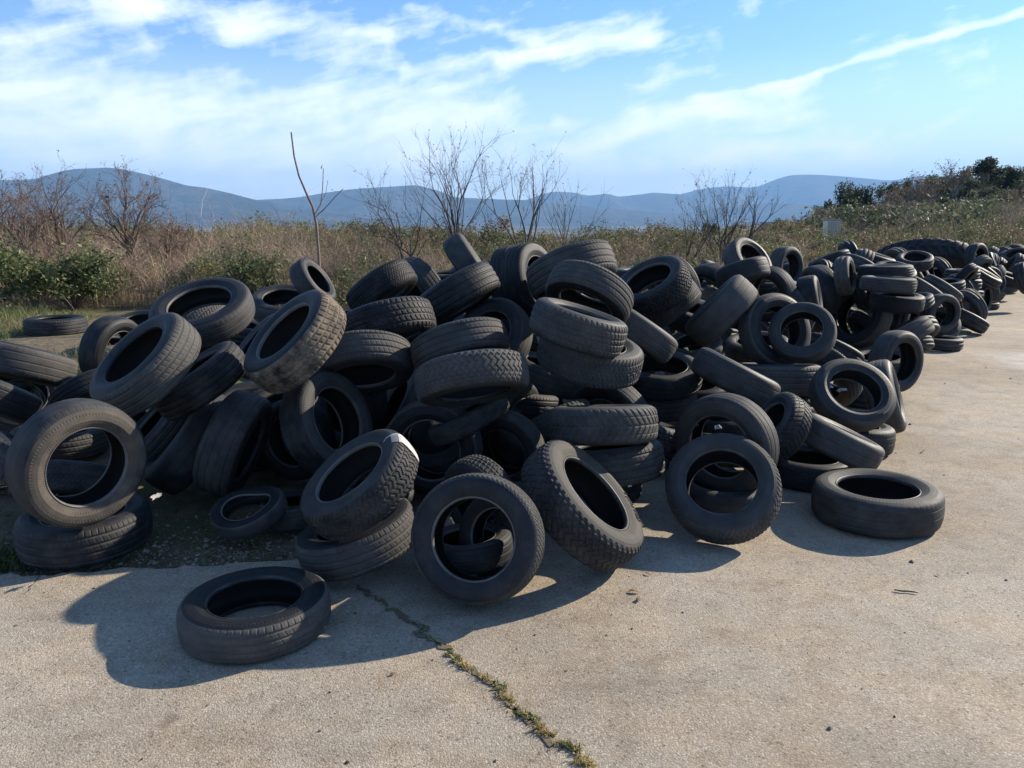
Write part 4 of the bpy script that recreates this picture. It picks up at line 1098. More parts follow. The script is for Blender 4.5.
def bare_tree(px_, Y, top, label, seed, stems=1, depth=4, r0=.035, spread=.25, name='bare_tree', group='leafless trees behind the heap', thick=1.0, buds=True, first=.45, col=(.075, .062, .054), **kw):
    """leafless tree whose foot is at distance Y in the direction of pixel column px_, and whose top reaches pixel row top"""
    r_ = np.random.default_rng(seed)
    X = (px_ - 512) / F * (Y * math.cos(TH) + CH * math.sin(TH) * .5)
    z = float(gh(X, Y))
    ztop = CH + (222 - top) / F * Y
    H = ztop - z
    root = empty(name, (X, Y, z))
    tr, cr = MB(), MB()
    for s in range(stems):
        d = np.array([r_.normal() * spread, r_.normal() * spread, 1.0]); d /= np.linalg.norm(d)
        L = H * first * r_.uniform(.8, 1.05)
        pts = np.array([[0, 0, -.1], d * L * .5 + r_.normal(size=3) * .02 * H * .2, d * L])
        rr = r0 * thick * r_.uniform(.7, 1.1)
        tr.tube(pts, [rr * 1.15, rr, rr * .75], 7, col)
        for k in range(3):
            dd = d + r_.normal(size=3) * .33; dd[2] = abs(dd[2]); dd /= np.linalg.norm(dd)
            branch(cr, pts[-1], dd, H * (1 - first) * .55, rr * .62, r_, depth - 1, col=col, **kw)
        for k in range(2):
            f = r_.uniform(.45, .9); dd = d + r_.normal(size=3) * .6; dd[2] = abs(dd[2]) + .2; dd /= np.linalg.norm(dd)
            branch(cr, pts[1] + (pts[2] - pts[1]) * f if f > .5 else pts[1], dd, H * .3, rr * .45, r_, depth - 2, col=col, **kw)
    # fit the crown to the wanted height
    hv = max(v[:, 2].max() for v in cr.v)
    sc = H / hv
    for m in (tr, cr):
        m.v = [v * np.array([sc ** .5, sc ** .5, sc]) for v in m.v]
    obj('trunk', tr.mesh('trunk', M_BARK, True), root)
    obj('branches', cr.mesh('branches', M_BARK, False), root)
    if buds:                                         # a few dry leaves and buds left on the twigs
        tips = np.concatenate([v[-3:] for v in cr.v]); tips = tips[r_.random(len(tips)) < .16]
        bv, bq, bt = leaf_quads(tips, np.full(len(tips), .016 * Y / 13), r_, pick(np.array([[.20, .12, .07], [.14, .09, .06]]), len(tips), r_))
        obj('dry_leaves', mesh_np('dry_leaves', bv, bq, M_LEAF, False, bt), root)
    return tag(root, label, 'bare tree' if name == 'bare_tree' else 'tree', group)


# three leafless trees rising right behind the middle of the heap
bare_tree(462, 13.5, 126, 'tallest leafless tree on the skyline behind the middle of the heap', 31, 2, 4, .034, .10, first=.36, ang=.5, wig=.22)
bare_tree(522, 13.8, 138, 'second tallest leafless tree on the skyline, fanning out right of the tallest one', 33, 2, 4, .032, .14, first=.34, ang=.52, wig=.24)
bare_tree(413, 13.0, 160, 'low arching leafless tree on the skyline left of the tallest one', 35, 2, 4, .026, .2, first=.40, ang=.75, wig=.24)
bare_tree(560, 15, 168, 'thin leafless sapling at the right edge of the two tallest bare trees', 37, 2, 3, .014, .2, first=.4)
bare_tree(722, 18, 166, 'slanting leafless tree standing in front of the far blue ridge on the right', 41, 3, 4, .026, .2, first=.4, ang=.45)
bare_tree(748, 19, 180, 'thin bare tree leaning right beside the slanting leafless one', 43, 1, 3, .03, .3, first=.5)
bare_tree(690, 17, 188, 'short twiggy bare tree left of the slanting leafless one', 45, 3, 3, .018, .3, first=.35)
# brown thicket on the left
for k, (px_, Y, top, st, lab) in enumerate((
        (22, 14.5, 164, 2, 'leafless tree nearest the left picture border'),
        (62, 14.0, 166, 2, 'bare tree with dark twigs standing second from the left border'),
        (86, 13.0, 158, 1, 'upright bare tree with a dark trunk in the left thicket'),
        (112, 13.5, 160, 1, 'tallest dark trunked bare tree of the left thicket'),
        (140, 14.0, 176, 2, 'spreading bare tree at the right end of the left thicket'),
        (42, 12.5, 190, 3, 'low bushy bare tree above the big green shrub on the left'),
        (165, 13, 208, 3, 'short bare tree with drooping twigs right of the left thicket'))):
    bare_tree(px_, Y, top, lab, 60 + k, st, 5, .042, .22, first=.42, ang=.75, wig=.26, col=(.115, .085, .07), group='leafless trees of the left thicket')


def sapling():
    """pruned young tree: a long leaning pole with a few stub shoots"""
    Y = 9.6
    k = Y * math.cos(TH)
    def P(x, y): return np.array([(x - 512) / F * k, 0, CH + (222 - y) / F * Y])
    foot = P(316, 262); z = float(gh(foot[0], Y)); foot[2] = z - .05
    root = empty('pruned_sapling', (foot[0], Y, z))
    o = np.array([foot[0], 0, z])
    rl = np.random.default_rng(2)
    def rel(a):
        p = np.array([P(*q) for q in a]) - o; p[:, 1] += np.linspace(0, .1, len(p)); return p
    tr = MB(); tr.tube(np.concatenate([[[0, 0, -.05]], rel([(317, 255), (316, 225), (313, 208), (307, 195), (300, 178), (296, 160), (294, 137)])]), [.019, .018, .017, .015, .013, .011, .010, .009], 8, (.20, .15, .125))
    obj('trunk', tr.mesh('trunk', M_BARK, True), root)
    br = MB()
    for a, r0 in (([(315, 215), (321, 205), (323, 190), (324, 171)], .011), ([(321, 205), (326, 195), (328, 182)], .007), ([(316, 217), (326, 208), (335, 198), (343, 190)], .010), ([(324, 171), (323, 168)], .012)):
        p = rel(a); br.tube(p, np.linspace(r0, r0 * .6, len(p)) * .7, 6, (.20, .15, .125))
    obj('branches', br.mesh('branches', M_BARK, True), root)
    tag(root, 'pruned sapling like a bent pole with a few side shoots, rising behind the heap', 'sapling')
sapling()

# ---- shrubs with leaves
SH = [  # px, Y, half width, height, leaves, leaf size, palette, label
    (12, 10.0, .85, 1.05, 5200, .035, PAL_GREEN, 'big dark green shrub at the left picture border'),
    (52, 10.5, .75, 1.00, 4600, .035, PAL_GREEN, 'dark green shrub right of the big one at the left border'),
    (182, 11.2, .60, .95, 3000, .028, PAL_OLIVE * 1.5, 'yellow green shrub in the dry grass above the lone tyre at the back'),
    (240, 10.6, .62, 1.00, 3400, .032, PAL_GREEN, 'dark green shrub in the grass above the wide open tyre on the left crest'),
    (262, 11.2, .5, .95, 2200, .03, PAL_OLIVE, 'olive shrub right of the dark green one above the wide open tyre'),
    (345, 11.6, .45, 1.0, 2200, .03, PAL_GREEN * 1.2, 'small rounded green shrub just right of the pruned sapling'),
    (342, 11.2, .4, .65, 1800, .025, PAL_OLIVE * 1.5, 'light green weedy bush behind the crest below the pruned sapling'),
    (395, 10.8, .8, .95, 2800, .032, PAL_OLIVE, 'olive bush between the sapling and the low arching bare tree'),
    (440, 11.4, .7, .95, 2600, .032, PAL_OLIVE * 1.2, 'olive bush at the foot of the tallest leafless tree'),
    (580, 11.2, .7, 1.0, 3000, .03, PAL_OLIVE * 1.3, 'bright olive bush behind the ribbed tyre on the centre top'),
    (612, 11.8, .8, 1.0, 3000, .032, PAL_OLIVE, 'olive bush right of the two tallest bare trees'),
    (645, 13, .8, 1.1, 3000, .034, PAL_GREEN, 'green bush on the low skyline in the middle of the picture'),
    (688, 12.6, .7, .9, 2600, .03, PAL_OLIVE * 1.25, 'yellowish bush behind the crest right of the centre'),
    (705, 14.5, .9, 1.0, 2600, .036, PAL_GREEN * 1.1, 'green bush at the foot of the slanting leafless tree'),
    (765, 18, 1.0, 1.0, 2600, .04, PAL_OLIVE, 'low olive bush in front of the far pale sheds'),
    (548, 20, 1.0, 1.15, 2600, .038, PAL_GREEN * 1.1, 'dark bush seen through the second tallest bare tree'),
    (490, 22, 1.1, 1.15, 2600, .04, PAL_OLIVE, 'bush seen between the two tallest bare trees'),
    (310, 22, 1.1, 1.2, 2600, .04, PAL_OLIVE * .9, 'olive bush far back left of the sapling'),
]
for k, (px_, Y, rx, hh, nl, ls, pal, lab) in enumerate(SH):
    X = (px_ - 512) / F * (Y * math.cos(TH) + .2)
    green_shrub(X, Y + .5, rx * 1.25, hh * .66, int(nl * 1.35), ls * .85, np.concatenate([pal * 1.0 + .008, pal * 1.35 + .01, PAL_OLIVE * 1.35]), lab, seed=200 + k)

# ---- short green grass and weeds near the heap on the left
r1 = np.random.default_rng(5)
x = r1.uniform(-7.6, -2.2, 26000); y = r1.uniform(5.8, 10.2, 26000)
den = clump(x, y, 1.6, 31)
ok = (y > np.interp(x, [-8, -4, -3.2, -2.2], [5.2, 5.4, 6.6, 7.6])) & (den > -.2)
ok &= np.hypot(x + 4.97, y - 8.34) > .42
x, y, den = x[ok], y[ok], den[ok]; m = len(x)
h = r1.uniform(.04, .15, m) * (1 + .5 * (den > .5))
gcol = np.where((r1.random(m) < .35)[:, None], pick(PAL_DRY, m, r1), pick(PAL_GREEN * 2.0, m, r1))
push(*blades(np.stack([x, y, gh(x, y) - .01], 1), h, np.full(m, .007), r1.normal(size=(m, 2)) * (h * .5)[:, None], gcol, r1))
flush('short_grass', 'short green and yellow grass on the bank around the lone tyre at the back', 'grass', M_BLADE)

# ---- weeds rooted in the crack
r1 = np.random.default_rng(15)
n_ = 2600
t = r1.random(n_) * .92 + .06
kk = t * (len(CRD) - 1); i0 = kk.astype(int); f = (kk - i0)[:, None]
b0 = CRD[i0] * (1 - f) + CRD[np.minimum(i0 + 1, len(CRD) - 1)] * f
dens = .10 + .9 * (np.sin(t * 38) + np.sin(t * 71 + 1) + .6 * np.sin(t * 160) > -.2)
lush = (t > .30)
ok = (r1.random(n_) < dens * np.where(lush, 1.0, .25))
b0, t, lush = b0[ok], t[ok], lush[ok]; m = len(b0)
b0[:, :2] += r1.normal(size=(m, 2)) * .008; b0[:, 2] = .002
h = r1.uniform(.004, .020, m) * np.where(lush, 1.0, .6)
col = np.where((r1.random(m) < np.where(np.sin(t * 41) > .45, .3, .93))[:, None], pick(np.array([[.42, .32, .13], [.48, .37, .17], [.30, .24, .11]]), m, r1), pick(PAL_GREEN * 1.5, m, r1))
push(*blades(b0, h, np.full(m, .005), r1.normal(size=(m, 2)) * .010, col, r1))
flush('crack_weeds', 'moss and small weeds growing along the crack in the concrete', 'weeds', M_BLADE)
# weeds at the left edge of the slab
n_ = 500
b0 = np.stack([r1.normal(-2.62, .12, n_), 3.52 + np.abs(r1.normal(0, .09, n_)), np.full(n_, -.05)], 1)
push(*blades(b0, r1.uniform(.05, .16, n_), np.full(n_, .007), r1.normal(size=(n_, 2)) * .05, pick(PAL_GREEN * 1.3, n_, r1), r1))
flush('edge_weeds', 'tuft of green weeds at the slab edge beside the bottom left tyre', 'weeds', M_BLADE)

# ---- grit and litter on the bare soil and a few pebbles on the slab
r1 = np.random.default_rng(25)
n_ = 5200
x = r1.uniform(-3.2, -.4, n_); y = np.interp(x, ex, ey) + np.abs(r1.normal(0, .35, n_)) + .02
s = r1.gamma(2.0, .0026, n_) + .002
c = np.stack([x, y, gh(x, y) + s * .3], 1)
base = np.array([[1, 0, 0], [-1, 0, 0], [0, 1, 0], [0, -1, 0], [0, 0, .7], [0, 0, -.7]])
v = (c[:, None, :] + base[None] * s[:, None, None] * r1.uniform(.6, 1.3, (n_, 6, 1))).reshape(-1, 3)
fa = np.array([[0, 2, 4], [2, 1, 4], [1, 3, 4], [3, 0, 4], [2, 0, 5], [1, 2, 5], [3, 1, 5], [0, 3, 5]])
tt = (np.arange(n_)[:, None, None] * 6 + fa[None]).reshape(-1, 3)
colr = pick(np.array([[.20, .165, .125], [.14, .115, .085], [.28, .25, .20], [.11, .075, .05], [.17, .125, .08]]), n_, r1)
g = obj('gravel', mesh_np('gravel', v, tt, M_STONE, False, np.repeat(colr, 6, axis=0)))
tag(g, 'grit and leaf litter on the bare soil between the slab edge and the tyres', 'gravel', None, 'stuff')


r1 = np.random.default_rng(26)
n_ = 900
x = r1.uniform(-2.5, 6, n_); y = r1.uniform(1.2, 9, n_)
ok = y < np.interp(x, ex, ey) - .1
x, y = x[ok], y[ok]; n_ = len(x)
s = r1.gamma(1.6, .0016, n_) + .0012
c = np.stack([x, y, s * .3], 1)
v = (c[:, None, :] + base[None] * s[:, None, None] * r1.uniform(.5, 1.5, (n_, 6, 1))).reshape(-1, 3)
tt = (np.arange(n_)[:, None, None] * 6 + fa[None]).reshape(-1, 3)
colr = pick(np.array([[.03, .03, .03], [.10, .075, .05], [.16, .12, .08], [.30, .26, .2]]), n_, r1)
tag(obj('slab_grit', mesh_np('slab_grit', v, tt, M_STONE, False, np.repeat(colr, 6, axis=0))), 'scattered specks of grit and rubber crumbs on the concrete', 'grit', None, 'stuff')


# ---- small litter, each its own thing
def dry_leaf(p, s, rz, col, label, grp='dead leaves lying on the concrete'):
    r_ = np.random.default_rng(int(abs(p[0] * 1000)) + 3)
    nn = 9
    t = np.linspace(0, 1, nn); wd = np.sin(t * math.pi) ** .7 * .42
    mid = np.stack([(t - .5) * 2, .12 * np.sin(t * 5), .18 * np.sin(t * math.pi) + .05], 1)
    L = mid + np.stack([0 * t, wd, .22 * wd + .04 * r_.random(nn)], 1); Rr = mid - np.stack([0 * t, wd, -.3 * wd], 1)
    v = np.concatenate([L, mid, Rr]); i = np.arange(nn - 1)
    q = np.concatenate([np.stack([i, i + 1, nn + i + 1, nn + i], 1), np.stack([nn + i, nn + i + 1, 2 * nn + i + 1, 2 * nn + i], 1)])
    me = mesh_np('dry_leaf', v * s, q, M_LEAFDRY, True)
    so = me
    o = obj('dry_leaf', so); o.location = p; o.rotation_euler = (0, 0, rz)
    md = o.modifiers.new('t', 'SOLIDIFY'); md.thickness = .0012
    return tag(o, label, 'leaf', grp)
M_LEAFDRY = plain('dead_leaf', (.20, .125, .06), .8, 0, 40, .4)
for k, (a, b, s, lab) in enumerate(((634, 592, .028, 'curled dead leaf in front of the big lettered tyre, upper of two'), (639, 600, .024, 'curled dead leaf in front of the big lettered tyre, lower of two'),
                                    (648, 574, .018, 'small dead leaf at the foot of the big lettered tyre'), (393, 674, .014, 'tiny dead leaf left of the weedy crack'), (938, 575, .012, 'tiny dark leaf below the lone right tyre'))):
    p = pix(a, b, .004); dry_leaf(p, s, k * 1.3, None, lab)


def stick(p, L, r0, rz, tilt, label, col=(.10, .085, .07), name='stick'):
    b = MB()
    t = np.linspace(-.5, .5, 6)
    b.tube(np.stack([t * L, .03 * L * np.sin(t * 9), r0 + 0 * t], 1), r0 * np.array([.7, 1, 1.1, 1, .9, .5]), 6, col)
    o = obj(name, b.mesh(name, M_BARK, True)); o.location = p; o.rotation_euler = (0, -tilt, rz)
    return tag(o, label, 'stick')
stick(pix(906, 592, .004), .10, .004, -.25, 0, 'short dark twig lying on the pavement below the lone right tyre')
stick(pix(872, 362, .004) * 0 + np.array([3.0, 5.4, .006]), .08, .003, .8, 0, 'tiny dark twig lying on the pavement by the plank like tyre')

M_SCRAP = plain('dirty_plastic', (.34, .32, .29), .7, 0, 40, .3)
# pale scraps lying in and between the tyres
def scrap(px_, py_, depth, size, label, rz=0., tilt=.6, mat=None, name='plastic_scrap', cat='scrap', asp=.45):
    d = np.array([(px_ - 512) / F, math.cos(TH) + math.sin(TH) * (384 - py_) / F, -math.sin(TH) + math.cos(TH) * (384 - py_) / F])
    p = np.array([0, 0, CH]) + d * depth
    r_ = np.random.default_rng(int(px_))
    nu, nv = 7, 4
    U, S = np.meshgrid(np.linspace(-1, 1, nu), np.linspace(-1, 1, nv), indexing='ij')
    X = U * (1 + .2 * r_.normal(size=U.shape)); Y = S * asp * (1 + .25 * r_.normal(size=U.shape)); Z = .22 * np.sin(U * 2.2) + .1 * r_.normal(size=U.shape)
    v = np.stack([X, Y, Z], -1).reshape(-1, 3) * size / 2
    i = (np.arange(nu - 1)[:, None] * nv + np.arange(nv - 1)[None]).ravel()
    q = np.stack([i, i + nv, i + nv + 1, i + 1], 1)
    o = obj(name, mesh_np(name, v, q, mat or M_SCRAP, False)); o.location = p; o.rotation_euler = (tilt, 0, rz)
    md = o.modifiers.new('t', 'SOLIDIFY'); md.thickness = .003
    return tag(o, label, cat, 'pale scraps caught in the heap')

scrap(543, 340, 4.95, .075, 'crumpled white lump lying left of the tall centre stack', .4, 1.2, asp=.8)
scrap(659, 376, 5.75, .08, 'pale scrap standing inside the open level tyre right of the centre stack', .2, 1.4, asp=.7)
scrap(705, 331, 6.6, .05, 'small pale scrap in the hollow under the wide bald tyre', .8, 1.0, asp=.8)
scrap(157, 496, 3.78, .07, 'white plastic sliver beside the bottom left flat tyre', 1.4, 1.3, asp=.3)
scrap(829, 386, 5.45, .05, 'pale left scrap inside the tilted open ring by the pavement', .1, .9, asp=.5)
scrap(842, 390, 5.5, .07, 'pale right scrap inside the tilted open ring by the pavement', .2, .8, asp=.35)
scrap(718, 427, 4.62, .04, 'small white scrap in the middle of the rear one of the two front rings', .5, 1.1, asp=.6)
scrap(697, 425, 4.62, .022, 'tiny white fleck inside the rear one of the two front rings', .5, 1.1, asp=.6)
scrap(754, 432, 4.60, .07, 'curled brown leaf scrap inside the rear one of the two front rings', 1.2, 1.2, M_LEAFDRY, 'dry_leaf', 'leaf', .6)
scrap(630, 486, 4.1, .03, 'white fleck on the shaded tyre right above the big lettered tyre', .9, 1.3, asp=.3)

# ------------------------------------------------------------------ hill on the right: scrub and trees
r1 = np.random.default_rng(77)
n_ = 40000
x = r1.uniform(22, 150, n_); y = r1.uniform(34, 125, n_)
hgt = gh(x, y)
ok = (x > .38 * y) & (x < .86 * y + 14) & (hgt > .12 + .5 * (x < .46 * y)) & (clump(x, y, .22, 51) > -.75)
x, y = x[ok], y[ok]; m = len(x)
h = r1.uniform(.4, 1.3, m) * (1 + .35 * clump(x, y, .2, 52))
cc = np.where((clump(x, y, .16, 53) > -.1)[:, None], pick(PAL_OLIVE * .9 + .03, m, r1), pick(np.array([[.16, .135, .11], [.19, .155, .125], [.14, .115, .095], [.18, .17, .12]]), m, r1))  # olive lifted towards grey: distance haze painted into the scrub colour
push(*twigs(np.stack([x, y, gh(x, y)], 1), np.clip(h, .4, 3), r1, cc, r1.uniform(.04, .09, m), .9, 4))
flush('hill_scrub', 'grey brown scrub covering the slope of the hill on the right', 'scrub', M_BLADE)


# leafy thickets between the trees of the hill, one mass
n_ = 2000
x = r1.uniform(24, 140, n_); y = r1.uniform(42, 118, n_)
ok = (x > .39 * y) & (x < .80 * y + 10) & (gh(x, y) > .5) & (clump(x, y, .13, 55) > -.35)
x, y = x[ok], y[ok]
for a_, b_ in zip(x, y):
    nl = int(r1.uniform(120, 300)); rr_ = r1.uniform(.8, 2.3)
    p_, d_ = crown_points(nl, rr_, rr_, rr_ * .75, r1, 7, .3)
    p_ += np.array([a_, b_, float(gh(a_, b_)) + rr_ * .45])
    pal_ = (PAL_OLIVE * .75 + .03 if r1.random() < .45 else (PAL_GREEN * .8 + .025 if r1.random() < .5 else np.array([[.15, .13, .105], [.13, .115, .095], [.17, .145, .12]])))  # greyed, lightened palettes carry painted haze over the undergrowth's own colours
    push(*leaf_quads(p_, np.full(nl, .17), r1, pick(pal_, nl, r1, .25)))
flush('hill_undergrowth', 'dull green and brown undergrowth covering the hill between its trees', 'undergrowth', M_LEAF)


def hill_tree(px_, Y, top, width, label, seed, pal, nleaf=1500, name='hill_tree', shape=(1, 1), trunk_show=.25, cat='tree', grp='trees on the hill at the right'):
    r_ = np.random.default_rng(seed)
    X = (px_ - 512) / F * (Y * math.cos(TH) + .3)
    z = float(gh(X, Y)); ztop = CH + (222 - top) / F * Y
    H = max(1.6, ztop - z); rx = width / F * Y / 2
    root = empty(name, (X, Y, z))
    rz = H * (1 - trunk_show) / 2
    p, d = crown_points(nleaf, rx * .95, rx * .9, rz, r_, 14, .3)
    hi, lo = p[:, 2].max(), p[:, 2].min()
    p[:, 2] = (p[:, 2] - lo) / (hi - lo) * H * (1 - trunk_show) + H * trunk_show
    v, q, t = leaf_quads(p, np.full(len(p), .11 + .05 * rx * .3), r_, pick(pal, len(p), r_, .25))
    obj('crown', mesh_np('crown', v, q, M_LEAF, False, t), root)
    b = MB()
    b.tube(np.array([[0, 0, -.3], [.05 * H * r_.normal(), 0, H * .35], [.06 * H * r_.normal(), 0, H * .8]]), [H * .028, H * .022, H * .008], 6, (.13, .10, .08))
    for k in range(5):
        e = p[r_.integers(len(p))]
        b.tube(np.array([[0, 0, H * .3], e * [.5, .5, .75], e]), [H * .014, H * .009, H * .004], 4, (.13, .10, .08))
    obj('trunk', b.mesh('trunk', M_BARK), root)
    return tag(root, label, cat, grp)


DK = np.array([[.038, .05, .03], [.045, .06, .036], [.055, .068, .04], [.034, .044, .028]])  # tree greens, desaturated and lightened to paint in the hill's haze
HT = [  # px, Y, top px, width px, palette, label
    (826, 78, 200, 24, DK * 1.2, 'dark round tree lowest on the left end of the hill'),
    (842, 80, 183, 24, DK * 1.2, 'dark tree with a lumpy crown where the hill meets the far ridge'),
    (853, 84, 180, 22, DK, 'tallest dark tree at the left end of the hill'),
    (866, 82, 186, 24, DK, 'dark tree right of the tallest one at the left end of the hill'),
    (882, 86, 184, 26, DK * 1.3, 'broad dark tree in the middle of the hill skyline'),
    (901, 92, 179, 26, DK * 1.5, 'greyish tree on the skyline left of the flat topped pine'),
    (922, 94, 178, 26, DK * 1.5, 'dull green tree on the skyline below the thin bare poplar'),
    (944, 96, 177, 24, DK * 1.4, 'low wide tree on the skyline left of the pine trunk'),
    (1003, 94, 169, 32, DK, 'broad dark dome shaped tree right of the flat topped pine'),
    (1022, 98, 178, 26, DK * 1.2, 'tree on the hill skyline at the right picture border'),
    (960, 90, 190, 28, DK * 1.6, 'low tree on the slope straight below the flat topped pine'),
    (985, 86, 196, 30, DK * 1.6, 'low tree on the slope below the dome shaped tree'),
    (848, 74, 204, 26, DK * 1.3, 'shrubby tree on the lower slope at the left end of the hill'),
    (876, 76, 203, 30, DK * 1.4, 'shrubby tree in the middle of the lower slope'),
    (912, 72, 206, 28, DK * 1.9, 'pale shrubby tree on the lower slope above the giant tyre'),
    (1012, 70, 206, 30, DK * 1.8, 'shrubby tree on the lower slope near the right border'),
    (935, 84, 198, 24, DK * 1.7, 'little tree on the slope between the poplar and the giant tyre'),
    (933, 100, 173, 30, DK * 1.5, 'round topped tree filling the skyline under the bushy bare tree'),
    (957, 102, 169, 30, DK * 1.4, 'tree on the skyline touching the left side of the pine crown'),
    (988, 104, 168, 34, DK * 1.2, 'tree on the skyline just right of the pine trunk'),
    (1016, 102, 170, 34, DK * 1.4, 'rounded tree behind the dome shaped one near the right border'),
    (1030, 84, 182, 36, DK * 1.6, 'bushy tree half cut by the right picture border'),
    (1000, 82, 190, 36, DK * 1.8, 'wide pale bush halfway up the slope below the dome shaped tree'),
    (940, 76, 203, 34, DK * 1.8, 'wide bush halfway up the slope above the giant tyre, right part'),
    (970, 74, 205, 34, DK * 1.7, 'bush low on the slope straight below the pine, near its foot'),
    (896, 88, 190, 30, DK * 1.5, 'bush on the slope below the greyish skyline tree'),
    (815, 88, 214, 18, DK * 1.1, 'smallest dark tree at the foot of the hill beside the white shed'),
]
for k, (px_, Y, top, wpx, pal, lab) in enumerate(HT):
    hill_tree(px_, Y, top, wpx * 1.3, lab, 300 + k, pal, 2600, trunk_show=.03)


def pine():
    px_, Y = 976, 92
    X = (px_ - 512) / F * (Y * math.cos(TH) + .3); z = float(gh(X, Y)); H = CH + (222 - 160) / F * Y - z
    r_ = np.random.default_rng(9)
    root = empty('umbrella_pine', (X, Y, z))
    P = []
    for cx, cz, rx, rz, n2 in ((-.3, .90, 1.15, .60, 700), (.6, .97, .9, .5, 520), (-.8, .80, .6, .42, 300), (.3, .83, .9, .4, 360), (1.0, .80, .45, .3, 130)):
        d = r_.normal(size=(n2, 3)); d /= np.linalg.norm(d, axis=1)[:, None]
        P.append(np.array([cx, r_.normal() * .3, cz * H - .5]) + d * r_.uniform(.3, 1, (n2, 1)) * [rx, rx, rz * 1.3])
    P = np.concatenate(P)
    v, q, t = leaf_quads(P, np.full(len(P), .13), r_, pick(DK, len(P), r_, .25))
    obj('crown', mesh_np('crown', v, q, M_LEAF, False, t), root)
    b = MB()
    b.tube(np.array([[0, 0, -.3], [.25, 0, H * .4], [-.1, 0, H * .7], [-.3, 0, H * .88]]), [.16, .13, .10, .04], 7, (.16, .12, .09))
    for e in ((.9, .2, .88), (-.9, .1, .75), (.5, -.3, .8), (1.1, 0, .74)):
        b.tube(np.array([[.15, 0, H * .5], [e[0] * .5, e[1], H * (e[2] - .12)], [e[0], e[1], H * e[2] - .5]]), [.08, .06, .03], 5, (.16, .12, .09))
    obj('trunk', b.mesh('trunk', M_BARK), root)
    tag(root, 'flat topped pine with sky showing under its crown, on top of the right hill', 'pine tree', 'trees on the hill at the right')
pine()
bare_tree(949, 88, 160, 'thin bare poplar poking above the hill skyline left of the pine', 71, 3, 4, .09, .1, group='leafless trees on the hill', first=.4, col=(.2, .17, .15))
bare_tree(908, 84, 170, 'faint bare tree on the hill skyline, left of the thin poplar', 72, 4, 4, .07, .2, group='leafless trees on the hill', first=.3, col=(.2, .17, .15))
bare_tree(925, 80, 176, 'bushy bare tree on the hill between the two taller bare ones', 73, 4, 4, .07, .25, group='leafless trees on the hill', first=.3, col=(.2, .17, .15))
bare_tree(1016, 75, 184, 'pinkish bare tree on the hill slope by the right picture border', 74, 4, 4, .07, .3, group='leafless trees on the hill', first=.3, col=(.26, .18, .15))
bare_tree(892, 76, 186, 'bare tree with many stems on the hill slope above the giant tyre', 75, 4, 4, .06, .25, group='leafless trees on the hill', first=.3, col=(.2, .17, .15))

# ------------------------------------------------------------------ far sheds
M_WHITE = plain('white_panel', (.66, .60, .44), .6, 0, 2, .12)
M_GREY = plain('weathered_panel', (.30, .27, .27), .8, 0, 2, .3)
M_RUST = plain('rusty_iron', (.16, .085, .06), .85, 0, 2, .4)
M_DARK = plain('dark_gap', (.03, .03, .03), .9)


def shed(px_, base, Y, wpx, hpx, mat, label, name, cat, rz=.12, rib=8):
    X = (px_ - 512) / F * (Y * math.cos(TH) + .3)
    z = float(gh(X, Y)); w_ = wpx / F * Y; zt = CH + (222 - (base - hpx)) / F * Y; h = max(.8, zt - z)
    root = empty(name, (X, Y, z)); root.rotation_euler = (0, 0, rz)
    b = MB(); b.box((0, 0, h * .5), (w_, w_ * .6, h))
    obj('body', b.mesh('body', mat), root)
    b = MB()
    for k in range(rib):
        b.box((-w_ / 2 + w_ * (k + .5) / rib, -w_ * .3 - .02, h * .5), (w_ / rib * .14, .05, h * .96))
    obj('ribbed_panel', b.mesh('ribbed_panel', M_GREY), root)
    b = MB(); b.box((0, 0, h + .06), (w_ * 1.06, w_ * .68, .1)); obj('roof', b.mesh('roof', M_GREY), root)
    b = MB(); b.box((w_ * .5 + .015, 0, h * .42), (.03, w_ * .25, h * .7)); obj('door', b.mesh('door', M_DARK), root)
    return tag(root, label, cat)
shed(830, 230, 46, 14, 9, M_WHITE, 'pale boxy shed at the foot of the right hill', 'storage_shed', 'shed')
shed(797, 231, 68, 9, 10, M_GREY, 'grey shed with a pale roof, left of the pale boxy one', 'grey_shed', 'shed', -.1, 5)
shed(768, 232, 72, 14, 7, M_GREY, 'low weathered shed farthest left under the blue ridge', 'low_shed', 'shed', .05, 7)


def heap_iron(px_, Y, wpx, hpx, label, seed):
    r_ = np.random.default_rng(seed)
    X = (px_ - 512) / F * (Y * math.cos(TH) + .3); z = float(gh(X, Y)); w_ = wpx / F * Y; h = max(.6, CH + (222 - (228 - hpx)) / F * Y - z)
    b = MB()
    for k in range(26):
        t = r_.uniform(-1, 1)
        b.box((t * w_ / 2, r_.normal() * .5, h * (1 - t * t) * r_.uniform(.2, .85)), (r_.uniform(.3, 1.2), r_.uniform(.2, .8), r_.uniform(.15, .5)), r_.uniform(0, 3))
    o = obj('scrap_heap', b.mesh('scrap_heap', M_RUST)); o.location = (X, Y, z)
    return tag(o, label, 'scrap heap')
heap_iron(782, 76, 20, 6, 'low rusty scrap heap between the two grey sheds', 3)

